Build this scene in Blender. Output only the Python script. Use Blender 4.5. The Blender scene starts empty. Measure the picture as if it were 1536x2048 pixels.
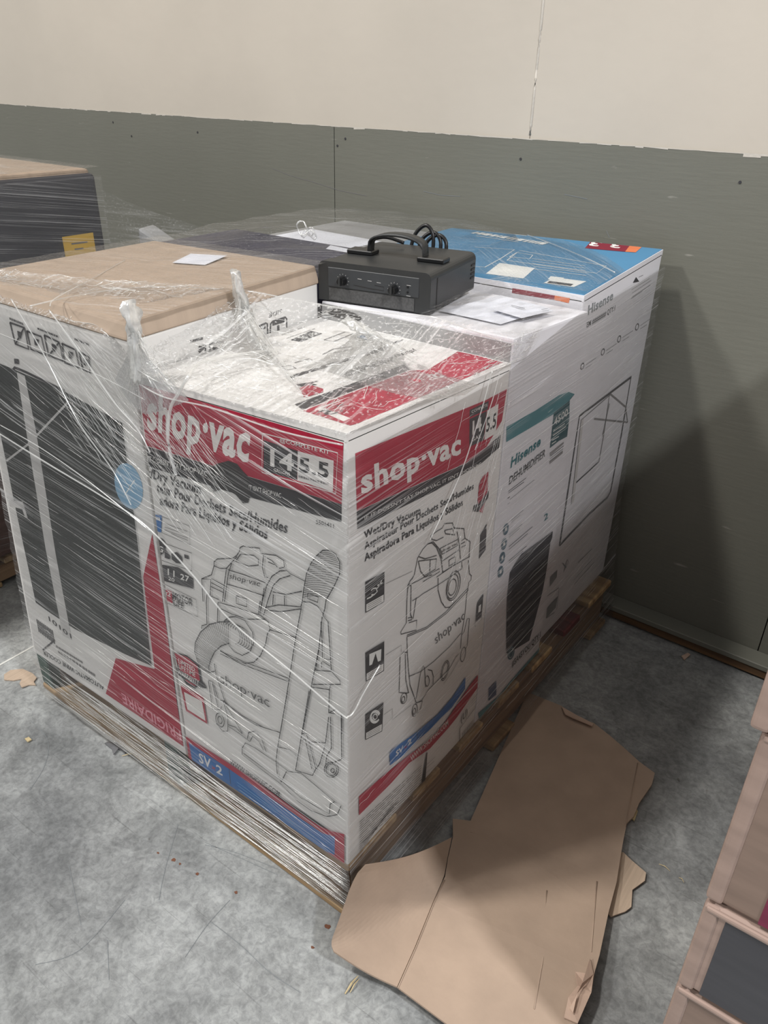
import bpy, bmesh, math, random
from mathutils import Vector, Matrix, noise
random.seed(11)
scene = bpy.context.scene
COL = scene.collection

# ------------------------------------------------------------------ camera, world, lamps, exposure
CAM_POS = (0.5486, -0.6815, 1.3270)
CAM_YAW, CAM_PITCH, CAM_ROLL, FOCAL_PX = 0.6233, -0.5066, 0.0231, 1561.485
cam_data = bpy.data.cameras.new('camera')
cam_data.sensor_fit = 'VERTICAL'
cam_data.sensor_height = 36.0
cam_data.lens = FOCAL_PX * 36.0 / 2048.0
cam_data.clip_start = 0.02
cam = bpy.data.objects.new('camera', cam_data)
COL.objects.link(cam)
_f = Vector((-math.sin(CAM_YAW)*math.cos(CAM_PITCH), math.cos(CAM_YAW)*math.cos(CAM_PITCH), math.sin(CAM_PITCH)))
_r = Vector((math.cos(CAM_YAW), math.sin(CAM_YAW), 0))
_u = _r.cross(_f)
_r2 = _r*math.cos(CAM_ROLL) + _u*math.sin(CAM_ROLL)
_u2 = -_r*math.sin(CAM_ROLL) + _u*math.cos(CAM_ROLL)
_m = Matrix((_r2, _u2, -_f)).transposed().to_4x4()
_m.translation = Vector(CAM_POS)
cam.matrix_world = _m
scene.camera = cam

world = bpy.data.worlds.new('warehouse_ambient')
scene.world = world
world.use_nodes = True
world.node_tree.nodes['Background'].inputs[0].default_value = (0.95, 0.97, 1.0, 1)
world.node_tree.nodes['Background'].inputs[1].default_value = 0.31

def area_lamp(name, loc, target, sx, sy, watts, color):
    d = bpy.data.lights.new(name, 'AREA')
    d.shape = 'RECTANGLE'; d.size = sx; d.size_y = sy; d.energy = watts; d.color = color
    o = bpy.data.objects.new(name, d)
    o.location = loc
    o.rotation_euler = (Vector(target)-Vector(loc)).to_track_quat('-Z', 'Y').to_euler()
    COL.objects.link(o)
    return o
area_lamp('high_bay_lamp', (-2.47, -2.5, 7.1), (-0.2, 0.4, 0.5), 0.5, 0.5, 300, (1.0, 0.97, 0.925))
area_lamp('far_high_bay_lamp', (2.6, -0.75, 3.65), (0.0, 0.25, 0.5), 0.24, 0.24, 112, (0.97, 0.98, 1.0))
area_lamp('front_fill_light', (-4.4, -6.4, 6.5), (-0.3, 0.4, 0.6), 0.6, 0.6, 330, (1.0, 0.98, 0.95))  # added fill without a known fixture, lifts the front faces of the boxes

scene.view_settings.view_transform = 'Standard'
scene.view_settings.look = 'None'
scene.view_settings.exposure = 0.0
scene.view_settings.gamma = 1.0
scene.view_settings.use_curve_mapping = False

# ------------------------------------------------------------------ materials
def lin(c):
    out = []
    for v in c:
        v /= 255.0
        out.append(v/12.92 if v <= 0.04045 else ((v+0.055)/1.055)**2.4)
    return (out[0], out[1], out[2], 1.0)
MATS = {}
def new_mat(name):
    m = bpy.data.materials.new(name); m.use_nodes = True
    nt = m.node_tree
    b = nt.nodes['Principled BSDF']
    MATS[name] = m
    return m, nt, b
def node(nt, kind, **kw):
    n = nt.nodes.new(kind)
    for k, v in kw.items():
        if k in ('inputs',):
            for i, val in v.items(): n.inputs[i].default_value = val
        else: setattr(n, k, v)
    return n
def simple(name, c, rough=0.6, var=0.06, scale=14, spec=0.4, bump=0.0, stretch=(1, 1, 1), metal=0.0):
    """procedural: two octaves of noise over the base colour, optional fine relief"""
    m, nt, b = new_mat(name)
    tc = node(nt, 'ShaderNodeTexCoord'); mp = node(nt, 'ShaderNodeMapping'); mp.inputs['Scale'].default_value = stretch
    nt.links.new(tc.outputs['Object'], mp.inputs['Vector'])
    nz = node(nt, 'ShaderNodeTexNoise'); nz.inputs['Scale'].default_value = scale; nz.inputs['Detail'].default_value = 4
    nt.links.new(mp.outputs[0], nz.inputs['Vector'])
    rp = node(nt, 'ShaderNodeValToRGB')
    L = lin(c)
    rp.color_ramp.elements[0].position = 0.3; rp.color_ramp.elements[1].position = 0.7
    rp.color_ramp.elements[0].color = tuple(max(0, v*(1-var)) for v in L[:3]) + (1,)
    rp.color_ramp.elements[1].color = tuple(min(1, v*(1+var)) for v in L[:3]) + (1,)
    nt.links.new(nz.outputs['Fac'], rp.inputs['Fac'])
    nt.links.new(rp.outputs['Color'], b.inputs['Base Color'])
    b.inputs['Roughness'].default_value = rough
    b.inputs['Specular IOR Level'].default_value = spec
    b.inputs['Metallic'].default_value = metal
    if bump:
        bp = node(nt, 'ShaderNodeBump'); bp.inputs['Strength'].default_value = bump; bp.inputs['Distance'].default_value = 0.002
        n2 = node(nt, 'ShaderNodeTexNoise'); n2.inputs['Scale'].default_value = scale*8; n2.inputs['Detail'].default_value = 3
        nt.links.new(mp.outputs[0], n2.inputs['Vector'])
        nt.links.new(n2.outputs['Fac'], bp.inputs['Height']); nt.links.new(bp.outputs[0], b.inputs['Normal'])
    return m
INK = dict(red=(166, 26, 56), black=(34, 34, 38), white=(226, 224, 220), grey=(120, 118, 118), dark=(58, 57, 60), ink=(48, 48, 50), inkline=(84, 84, 84),
           blue=(38, 104, 168), paleblue=(120, 175, 215), paper=(232, 232, 228), teal=(72, 126, 134), darkteal=(30, 76, 84), tealink=(18, 104, 112),
           slate=(70, 98, 112), steel=(70, 88, 122), appl=(48, 48, 56), appl2=(84, 84, 94), greytext=(126, 130, 132), lightgrey=(196, 194, 192), door=(52, 55, 54),
           palesteel=(132, 172, 200), palepink=(226, 150, 165), maroon=(128, 34, 52), orange=(214, 120, 78), sky=(70, 150, 215), hole=(38, 36, 36))
for k, c in INK.items(): simple('ink_'+k, c, rough=0.55, var=0.05, scale=40)
simple('white_board', (222, 220, 217), rough=0.6, var=0.03, scale=6, bump=0.08)
simple('cool_white_board', (218, 217, 221), rough=0.6, var=0.03, scale=6, bump=0.08)
simple('grey_board', (150, 150, 150), rough=0.6, var=0.04, scale=10)
simple('blue_board', (78, 134, 172), rough=0.4, var=0.05, scale=6)
simple('navy_board', (26, 26, 58), rough=0.35, var=0.08, scale=8)
simple('kraft', (180, 161, 143), rough=0.75, var=0.06, scale=9, bump=0.12, stretch=(1, 6, 1))
simple('kraft_dark', (172, 151, 133), rough=0.8, var=0.09, scale=12, bump=0.15)
simple('kraft_pale', (196, 170, 152), rough=0.85, var=0.08, scale=30, bump=0.2)
simple('corrugated', (186, 166, 146), rough=0.85, var=0.12, scale=3, stretch=(60, 2, 2))
simple('charcoal_board', (70, 70, 74), rough=0.45, var=0.12, scale=5, stretch=(1, 1, 12))
simple('maroon_board', (120, 44, 70), rough=0.4, var=0.12, scale=6, stretch=(1, 1, 8))
simple('brown_board', (92, 66, 60), rough=0.4, var=0.25, scale=5, stretch=(1, 1, 10))
simple('plastic_black', (46, 47, 47), rough=0.42, var=0.06, scale=30, bump=0.05)
simple('plastic_dark', (22, 22, 23), rough=0.35, var=0.05, scale=30)
simple('plastic_grey', (56, 58, 60), rough=0.4, var=0.05, scale=30)
simple('grille_mesh', (74, 74, 74), rough=0.5, var=0.25, scale=300)
simple('paper_sheet', (226, 228, 236), rough=0.6, var=0.02, scale=10)
simple('yellow_label', (206, 170, 84), rough=0.5, var=0.04, scale=10)
simple('straw', (196, 178, 138), rough=0.8, var=0.12, scale=60)
simple('film_scrap', (110, 110, 112), rough=0.3, var=0.15, scale=40)
simple('green_paint', (30, 62, 54), rough=0.6, var=0.2, scale=20, bump=0.2)
simple('white_strap', (220, 220, 214), rough=0.5, var=0.04, scale=30)
simple('rust_stain', (112, 74, 56), rough=0.9, var=0.2, scale=60)

def wood(name, c, c2, axis=0, rough=0.75):
    m, nt, b = new_mat(name)
    tc = node(nt, 'ShaderNodeTexCoord'); mp = node(nt, 'ShaderNodeMapping')
    s = [46, 46, 46]; s[axis] = 2.2
    mp.inputs['Scale'].default_value = s
    oi = node(nt, 'ShaderNodeObjectInfo'); ad = node(nt, 'ShaderNodeVectorMath', operation='ADD')
    nt.links.new(tc.outputs['Object'], ad.inputs[0]); nt.links.new(oi.outputs['Random'], ad.inputs[1])
    nt.links.new(ad.outputs[0], mp.inputs['Vector'])
    nz = node(nt, 'ShaderNodeTexNoise'); nz.inputs['Scale'].default_value = 1; nz.inputs['Detail'].default_value = 6; nz.inputs['Distortion'].default_value = 0.6
    nt.links.new(mp.outputs[0], nz.inputs['Vector'])
    rp = node(nt, 'ShaderNodeValToRGB'); rp.color_ramp.elements[0].position = 0.32; rp.color_ramp.elements[1].position = 0.68
    rp.color_ramp.elements[0].color = lin(c2); rp.color_ramp.elements[1].color = lin(c)
    nt.links.new(nz.outputs['Fac'], rp.inputs['Fac']); nt.links.new(rp.outputs[0], b.inputs['Base Color'])
    bp = node(nt, 'ShaderNodeBump'); bp.inputs['Strength'].default_value = 0.3; bp.inputs['Distance'].default_value = 0.002
    nt.links.new(nz.outputs['Fac'], bp.inputs['Height']); nt.links.new(bp.outputs[0], b.inputs['Normal'])
    b.inputs['Roughness'].default_value = rough
    return m
wood('pallet_wood_x', (176, 150, 112), (132, 104, 74), 0)
wood('pallet_wood_y', (150, 124, 98), (104, 82, 66), 1)
wood('stained_wood', (112, 62, 62), (76, 44, 46), 0)
wood('raw_sill', (112, 84, 54), (58, 40, 28), 0)

def concrete():
    m, nt, b = new_mat('concrete')
    tc = node(nt, 'ShaderNodeTexCoord')
    def nz(scale, detail=6, dist=0.0, stretch=None, rough=0.55):
        n = node(nt, 'ShaderNodeTexNoise'); n.inputs['Scale'].default_value = scale; n.inputs['Detail'].default_value = detail
        n.inputs['Distortion'].default_value = dist; n.inputs['Roughness'].default_value = rough
        if stretch:
            mp = node(nt, 'ShaderNodeMapping'); mp.inputs['Scale'].default_value = stretch[:3]; mp.inputs['Rotation'].default_value = (0, 0, stretch[3])
            nt.links.new(tc.outputs['Object'], mp.inputs['Vector']); nt.links.new(mp.outputs[0], n.inputs['Vector'])
        else: nt.links.new(tc.outputs['Object'], n.inputs['Vector'])
        return n
    def ramp(n, p0, c0, p1, c1):
        r = node(nt, 'ShaderNodeValToRGB'); r.color_ramp.elements[0].position = p0; r.color_ramp.elements[1].position = p1
        r.color_ramp.elements[0].color = c0; r.color_ramp.elements[1].color = c1
        nt.links.new(n.outputs['Fac'], r.inputs['Fac']); return r
    def mul(a, bb, fac):
        x = node(nt, 'ShaderNodeMix', data_type='RGBA', blend_type='MULTIPLY'); x.inputs[0].default_value = fac
        nt.links.new(a, x.inputs[6]); nt.links.new(bb, x.inputs[7]); return x.outputs[2]
    big = ramp(nz(2.2, 5, 0.5), 0.34, lin((128, 130, 130)), 0.66, lin((186, 188, 186)))
    mid = ramp(nz(13, 8, 1.4, None, 0.68), 0.36, (0.62, 0.62, 0.62, 1), 0.62, (1.05, 1.05, 1.05, 1))
    fine = ramp(nz(85, 6, 0.6, None, 0.7), 0.34, (0.66, 0.66, 0.67, 1), 0.6, (1.04, 1.04, 1.04, 1))
    scr = ramp(nz(1.0, 3, 0.2, (4, 190, 1, 0.55)), 0.28, (0.6, 0.6, 0.6, 1), 0.36, (1, 1, 1, 1))
    scr2 = ramp(nz(1.0, 3, 0.2, (3, 150, 1, -1.0)), 0.26, (0.66, 0.66, 0.66, 1), 0.33, (1, 1, 1, 1))
    stain = ramp(nz(3.4, 4, 1.0, (1, 1, 1, 0.3)), 0.26, (0.55, 0.56, 0.56, 1), 0.44, (1, 1, 1, 1))
    spk = ramp(nz(34, 2, 0), 0.22, (0.5, 0.44, 0.4, 1), 0.27, (1, 1, 1, 1))
    c = mul(big.outputs[0], mid.outputs[0], 0.8); c = mul(c, fine.outputs[0], 0.95); c = mul(c, scr.outputs[0], 0.8)
    c = mul(c, scr2.outputs[0], 0.7); c = mul(c, stain.outputs[0], 0.7); c = mul(c, spk.outputs[0], 0.8)
    nt.links.new(c, b.inputs['Base Color'])
    b.inputs['Roughness'].default_value = 0.5; b.inputs['Specular IOR Level'].default_value = 0.35
    bp = node(nt, 'ShaderNodeBump'); bp.inputs['Strength'].default_value = 0.22; bp.inputs['Distance'].default_value = 0.004
    nt.links.new(nz(60, 8, 0.8, None, 0.7).outputs['Fac'], bp.inputs['Height']); nt.links.new(bp.outputs[0], b.inputs['Normal'])
concrete()

def painted(name, c, chips=True):
    m, nt, b = new_mat(name)
    tc = node(nt, 'ShaderNodeTexCoord')
    n1 = node(nt, 'ShaderNodeTexNoise'); n1.inputs['Scale'].default_value = 1.7; n1.inputs['Detail'].default_value = 5
    nt.links.new(tc.outputs['Object'], n1.inputs['Vector'])
    r1 = node(nt, 'ShaderNodeValToRGB'); L = lin(c)
    r1.color_ramp.elements[0].position = 0.3; r1.color_ramp.elements[1].position = 0.7
    r1.color_ramp.elements[0].color = tuple(v*0.93 for v in L[:3])+(1,); r1.color_ramp.elements[1].color = tuple(v*1.05 for v in L[:3])+(1,)
    nt.links.new(n1.outputs['Fac'], r1.inputs['Fac'])
    out = r1.outputs[0]
    if chips:
        mp = node(nt, 'ShaderNodeMapping'); mp.inputs['Scale'].default_value = (9, 9, 60)
        nt.links.new(tc.outputs['Object'], mp.inputs['Vector'])
        n2 = node(nt, 'ShaderNodeTexNoise'); n2.inputs['Scale'].default_value = 1; n2.inputs['Detail'].default_value = 5
        nt.links.new(mp.outputs[0], n2.inputs['Vector'])
        r2 = node(nt, 'ShaderNodeValToRGB'); r2.color_ramp.elements[0].position = 0.70; r2.color_ramp.elements[1].position = 0.76
        r2.color_ramp.elements[0].color = (0, 0, 0, 1); r2.color_ramp.elements[1].color = (1, 1, 1, 1)
        nt.links.new(n2.outputs['Fac'], r2.inputs['Fac'])
        mx = node(nt, 'ShaderNodeMix', data_type='RGBA'); mx.inputs[7].default_value = lin((150, 148, 140))
        nt.links.new(r2.outputs[0], mx.inputs[0]); nt.links.new(out, mx.inputs[6]); out = mx.outputs[2]
    nt.links.new(out, b.inputs['Base Color'])
    b.inputs['Roughness'].default_value = 0.5; b.inputs['Specular IOR Level'].default_value = 0.3
    n3 = node(nt, 'ShaderNodeTexNoise'); n3.inputs['Scale'].default_value = 30; n3.inputs['Detail'].default_value = 7
    mp3 = node(nt, 'ShaderNodeMapping'); mp3.inputs['Scale'].default_value = (0.5, 1, 4) if chips else (1, 1, 1)
    nt.links.new(tc.outputs['Object'], mp3.inputs['Vector']); nt.links.new(mp3.outputs[0], n3.inputs['Vector'])
    bp = node(nt, 'ShaderNodeBump'); bp.inputs['Strength'].default_value = 0.18; bp.inputs['Distance'].default_value = 0.003
    nt.links.new(n3.outputs['Fac'], bp.inputs['Height']); nt.links.new(bp.outputs[0], b.inputs['Normal'])
painted('wall_cream', (196, 188, 176), False)
painted('wall_grey', (114, 114, 105), True)
simple('caulk', (196, 190, 180), rough=0.6, var=0.06, scale=20, bump=0.4)

def film(name, base, streak, su=3.0, sv=170.0, glare_crinkle=0.0, lo=0.50, hi=0.68):
    """clear wrap: transparent, with whitish glossy wrinkles running along the wrapping direction (UV u); glare is put in as white specks"""
    m, nt, b = new_mat(name)
    uv = node(nt, 'ShaderNodeUVMap')
    def nz(sx, sy, detail=3):
        mp = node(nt, 'ShaderNodeMapping'); mp.inputs['Scale'].default_value = (sx, sy, 1)
        nt.links.new(uv.outputs[0], mp.inputs['Vector'])
        n = node(nt, 'ShaderNodeTexNoise', noise_dimensions='2D'); n.inputs['Scale'].default_value = 1; n.inputs['Detail'].default_value = detail
        nt.links.new(mp.outputs[0], n.inputs['Vector']); return n
    def rng(n, a, c):
        r = node(nt, 'ShaderNodeMapRange'); r.inputs['From Min'].default_value = a; r.inputs['From Max'].default_value = c
        nt.links.new(n.outputs['Fac'], r.inputs['Value']); return r.outputs[0]
    def math_(op, a, bb):
        x = node(nt, 'ShaderNodeMath', operation=op)
        for i, v in enumerate((a, bb)):
            if isinstance(v, (int, float)): x.inputs[i].default_value = v
            else: nt.links.new(v, x.inputs[i])
        return x.outputs[0]
    fine = nz(su, sv)
    wide = nz(su*0.6, sv*0.14, 2)
    patch = nz(5, 9, 2)
    f = math_('MULTIPLY', rng(fine, lo, hi), rng(wide, 0.32, 0.68))
    f = math_('MULTIPLY', f, rng(patch, 0.22, 0.62))
    a = math_('ADD', math_('MULTIPLY', f, streak), base)
    hgt = fine.outputs['Fac']
    if glare_crinkle:
        cr = nz(130, 170, 5)
        a = math_('ADD', a, math_('MULTIPLY', rng(cr, 0.58, 0.68), glare_crinkle)); hgt = math_('ADD', hgt, cr.outputs['Fac'])  # white specks in the opacity stand in for sparkle and glare
    cl = node(nt, 'ShaderNodeClamp'); nt.links.new(a, cl.inputs['Value']); cl.inputs['Max'].default_value = 0.92
    bp = node(nt, 'ShaderNodeBump'); bp.inputs['Strength'].default_value = 0.55; bp.inputs['Distance'].default_value = 0.004
    nt.links.new(hgt, bp.inputs['Height'])
    tr = node(nt, 'ShaderNodeBsdfTransparent'); tr.inputs[0].default_value = (0.985, 0.985, 0.985, 1)
    b.inputs['Base Color'].default_value = (0.98, 0.98, 0.98, 1); b.inputs['Roughness'].default_value = 0.16
    b.inputs['Specular IOR Level'].default_value = 0.9
    tl = node(nt, 'ShaderNodeBsdfTranslucent'); tl.inputs[0].default_value = (0.98, 0.98, 0.98, 1)
    mt = node(nt, 'ShaderNodeMixShader'); mt.inputs[0].default_value = 0.45
    nt.links.new(b.outputs[0], mt.inputs[1]); nt.links.new(tl.outputs[0], mt.inputs[2])
    nt.links.new(bp.outputs[0], b.inputs['Normal'])
    mx = node(nt, 'ShaderNodeMixShader')
    nt.links.new(cl.outputs[0], mx.inputs[0]); nt.links.new(tr.outputs[0], mx.inputs[1]); nt.links.new(mt.outputs[0], mx.inputs[2])
    # a clear coat of reflection over the whole sheet
    gl = node(nt, 'ShaderNodeBsdfGlossy'); gl.inputs['Roughness'].default_value = 0.14
    nt.links.new(bp.outputs[0], gl.inputs['Normal'])
    fr = node(nt, 'ShaderNodeFresnel'); fr.inputs['IOR'].default_value = 1.45
    fm = math_('MULTIPLY', fr.outputs[0], 0.55)
    mx2 = node(nt, 'ShaderNodeMixShader')
    nt.links.new(fm, mx2.inputs[0]); nt.links.new(mx.outputs[0], mx2.inputs[1]); nt.links.new(gl.outputs[0], mx2.inputs[2])
    nt.links.new(mx2.outputs[0], nt.nodes['Material Output'].inputs['Surface'])
    return m
film('film_front', 0.05, 0.82, 2.6, 430, 0, 0.52, 0.66)
film('film_side', 0.05, 0.62, 1.8, 430, 0, 0.50, 0.68)
film('film_top', 0.05, 0.75, 7, 140, 0.5)
film('film_clear', 0.02, 0.32, 4, 120, 0.15)
film('film_bunch', 0.5, 0.6, 6, 120, 0.5)
def cord_mat(name, alpha):
    m, nt, b = new_mat(name)
    tc = node(nt, 'ShaderNodeTexCoord'); n = node(nt, 'ShaderNodeTexNoise'); n.inputs['Scale'].default_value = 160
    nt.links.new(tc.outputs['Object'], n.inputs['Vector'])
    r = node(nt, 'ShaderNodeMapRange'); r.inputs['To Min'].default_value = alpha*0.6; r.inputs['To Max'].default_value = min(1, alpha*1.4)
    nt.links.new(n.outputs['Fac'], r.inputs['Value'])
    b.inputs['Base Color'].default_value = (0.86, 0.86, 0.84, 1); b.inputs['Roughness'].default_value = 0.18; b.inputs['Specular IOR Level'].default_value = 1.0
    tr = node(nt, 'ShaderNodeBsdfTransparent'); mx = node(nt, 'ShaderNodeMixShader')
    gl = node(nt, 'ShaderNodeBsdfGlossy'); gl.inputs['Roughness'].default_value = 0.22; gl.inputs[0].default_value = (0.95, 0.95, 0.93, 1)
    mg = node(nt, 'ShaderNodeMixShader'); mg.inputs[0].default_value = 0.4
    nt.links.new(b.outputs[0], mg.inputs[1]); nt.links.new(gl.outputs[0], mg.inputs[2])
    nt.links.new(r.outputs[0], mx.inputs[0]); nt.links.new(tr.outputs[0], mx.inputs[1]); nt.links.new(mg.outputs[0], mx.inputs[2])
    nt.links.new(mx.outputs[0], nt.nodes['Material Output'].inputs['Surface'])
cord_mat('film_cord', 0.42)
cord_mat('film_strand', 0.5)
cord_mat('film_gather', 0.66)
simple('shaded_stack_kraft', (136, 116, 104), rough=0.4, var=0.12, scale=8, stretch=(1, 1, 6))  # darker than the other kraft: shade on the stack is in the colour
simple('shaded_stack_edge', (160, 138, 127), rough=0.3, var=0.12, scale=10, stretch=(1, 1, 4))  # pale edge toned down, the stack's shade is put into this colour

# ------------------------------------------------------------------ mesh helpers
def obj(name, verts, faces, mat, parent=None, uvs=None, smooth=False):
    me = bpy.data.meshes.new(name)
    me.from_pydata([tuple(v) for v in verts], [], faces)
    if uvs:
        lay = me.uv_layers.new(name='UVMap')
        for lp in me.loops: lay.data[lp.index].uv = uvs[lp.vertex_index]
    if smooth: me.polygons.foreach_set('use_smooth', [True]*len(me.polygons))
    me.update()
    o = bpy.data.objects.new(name, me); COL.objects.link(o)
    if mat: me.materials.append(MATS[mat])
    if parent: o.parent = parent
    return o
def from_bm(name, bm, mat, parent=None, smooth=False):
    me = bpy.data.meshes.new(name); bm.to_mesh(me); bm.free()
    if smooth: me.polygons.foreach_set('use_smooth', [True]*len(me.polygons))
    o = bpy.data.objects.new(name, me); COL.objects.link(o); me.materials.append(MATS[mat])
    if parent: o.parent = parent
    return o
def hexa(name, c8, mat, parent=None, bevel=0.0, seg=2):
    """c8: bottom 4 (ccw from above) then top 4"""
    bm = bmesh.new()
    v = [bm.verts.new(c) for c in c8]
    for f in ((3, 2, 1, 0), (4, 5, 6, 7), (0, 1, 5, 4), (1, 2, 6, 5), (2, 3, 7, 6), (3, 0, 4, 7)): bm.faces.new([v[i] for i in f])
    if bevel: bmesh.ops.bevel(bm, geom=bm.edges[:], offset=bevel, segments=seg, affect='EDGES', profile=0.6)
    return from_bm(name, bm, mat, parent)
def box(name, x0, x1, y0, y1, z0, z1, mat, parent=None, bevel=0.0, seg=2):
    return hexa(name, [(x0, y0, z0), (x1, y0, z0), (x1, y1, z0), (x0, y1, z0), (x0, y0, z1), (x1, y0, z1), (x1, y1, z1), (x0, y1, z1)], mat, parent, bevel, seg)
def empty(name, loc=(0, 0, 0), label=None, cat=None, group=None):
    o = bpy.data.objects.new(name, None); COL.objects.link(o); o.location = loc; o.empty_display_size = 0.05
    if label: tag(o, label, cat, group)
    return o
def tag(o, label, cat, group=None):
    o['label'] = label; o['category'] = cat
    if group: o['group'] = group
    return o
def struct(o): o['kind'] = 'structure'; return o
def tube(name, pts, rad, mat, parent=None, sides=6, closed=False):
    V = []; F = []
    add_tube(V, F, pts, rad, sides)
    return obj(name, V, F, mat, parent, smooth=True)
def add_tube(V, F, pts, rad, sides=6):
    pts = [Vector(p) for p in pts]; n = len(pts); base = len(V)
    for i, p in enumerate(pts):
        t = (pts[min(i+1, n-1)] - pts[max(i-1, 0)])
        if t.length < 1e-9: t = Vector((1, 0, 0))
        t.normalize()
        a = t.cross(Vector((0, 0, 1)))
        if a.length < 1e-3: a = t.cross(Vector((0, 1, 0)))
        a.normalize(); b = t.cross(a)
        r = rad[i] if isinstance(rad, (list, tuple)) else rad
        for k in range(sides):
            th = 2*math.pi*k/sides
            V.append(p + a*(r*math.cos(th)) + b*(r*math.sin(th)))
    for i in range(n-1):
        for k in range(sides):
            k2 = (k+1) % sides
            F.append((base+i*sides+k, base+i*sides+k2, base+(i+1)*sides+k2, base+(i+1)*sides+k))
    F.append(tuple(base+k for k in range(sides))[::-1]); F.append(tuple(base+(n-1)*sides+k for k in range(sides)))
def smooth_path(pts, n=8):
    P = [Vector(p) for p in pts]; out = []
    for i in range(len(P)-1):
        p0 = P[max(i-1, 0)]; p1 = P[i]; p2 = P[i+1]; p3 = P[min(i+2, len(P)-1)]
        for k in range(n):
            t = k/n
            out.append(0.5*((2*p1) + (p2-p0)*t + (2*p0-5*p1+4*p2-p3)*t*t + (3*p1-p0-3*p2+p3)*t**3))
    out.append(P[-1]); return out

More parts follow.
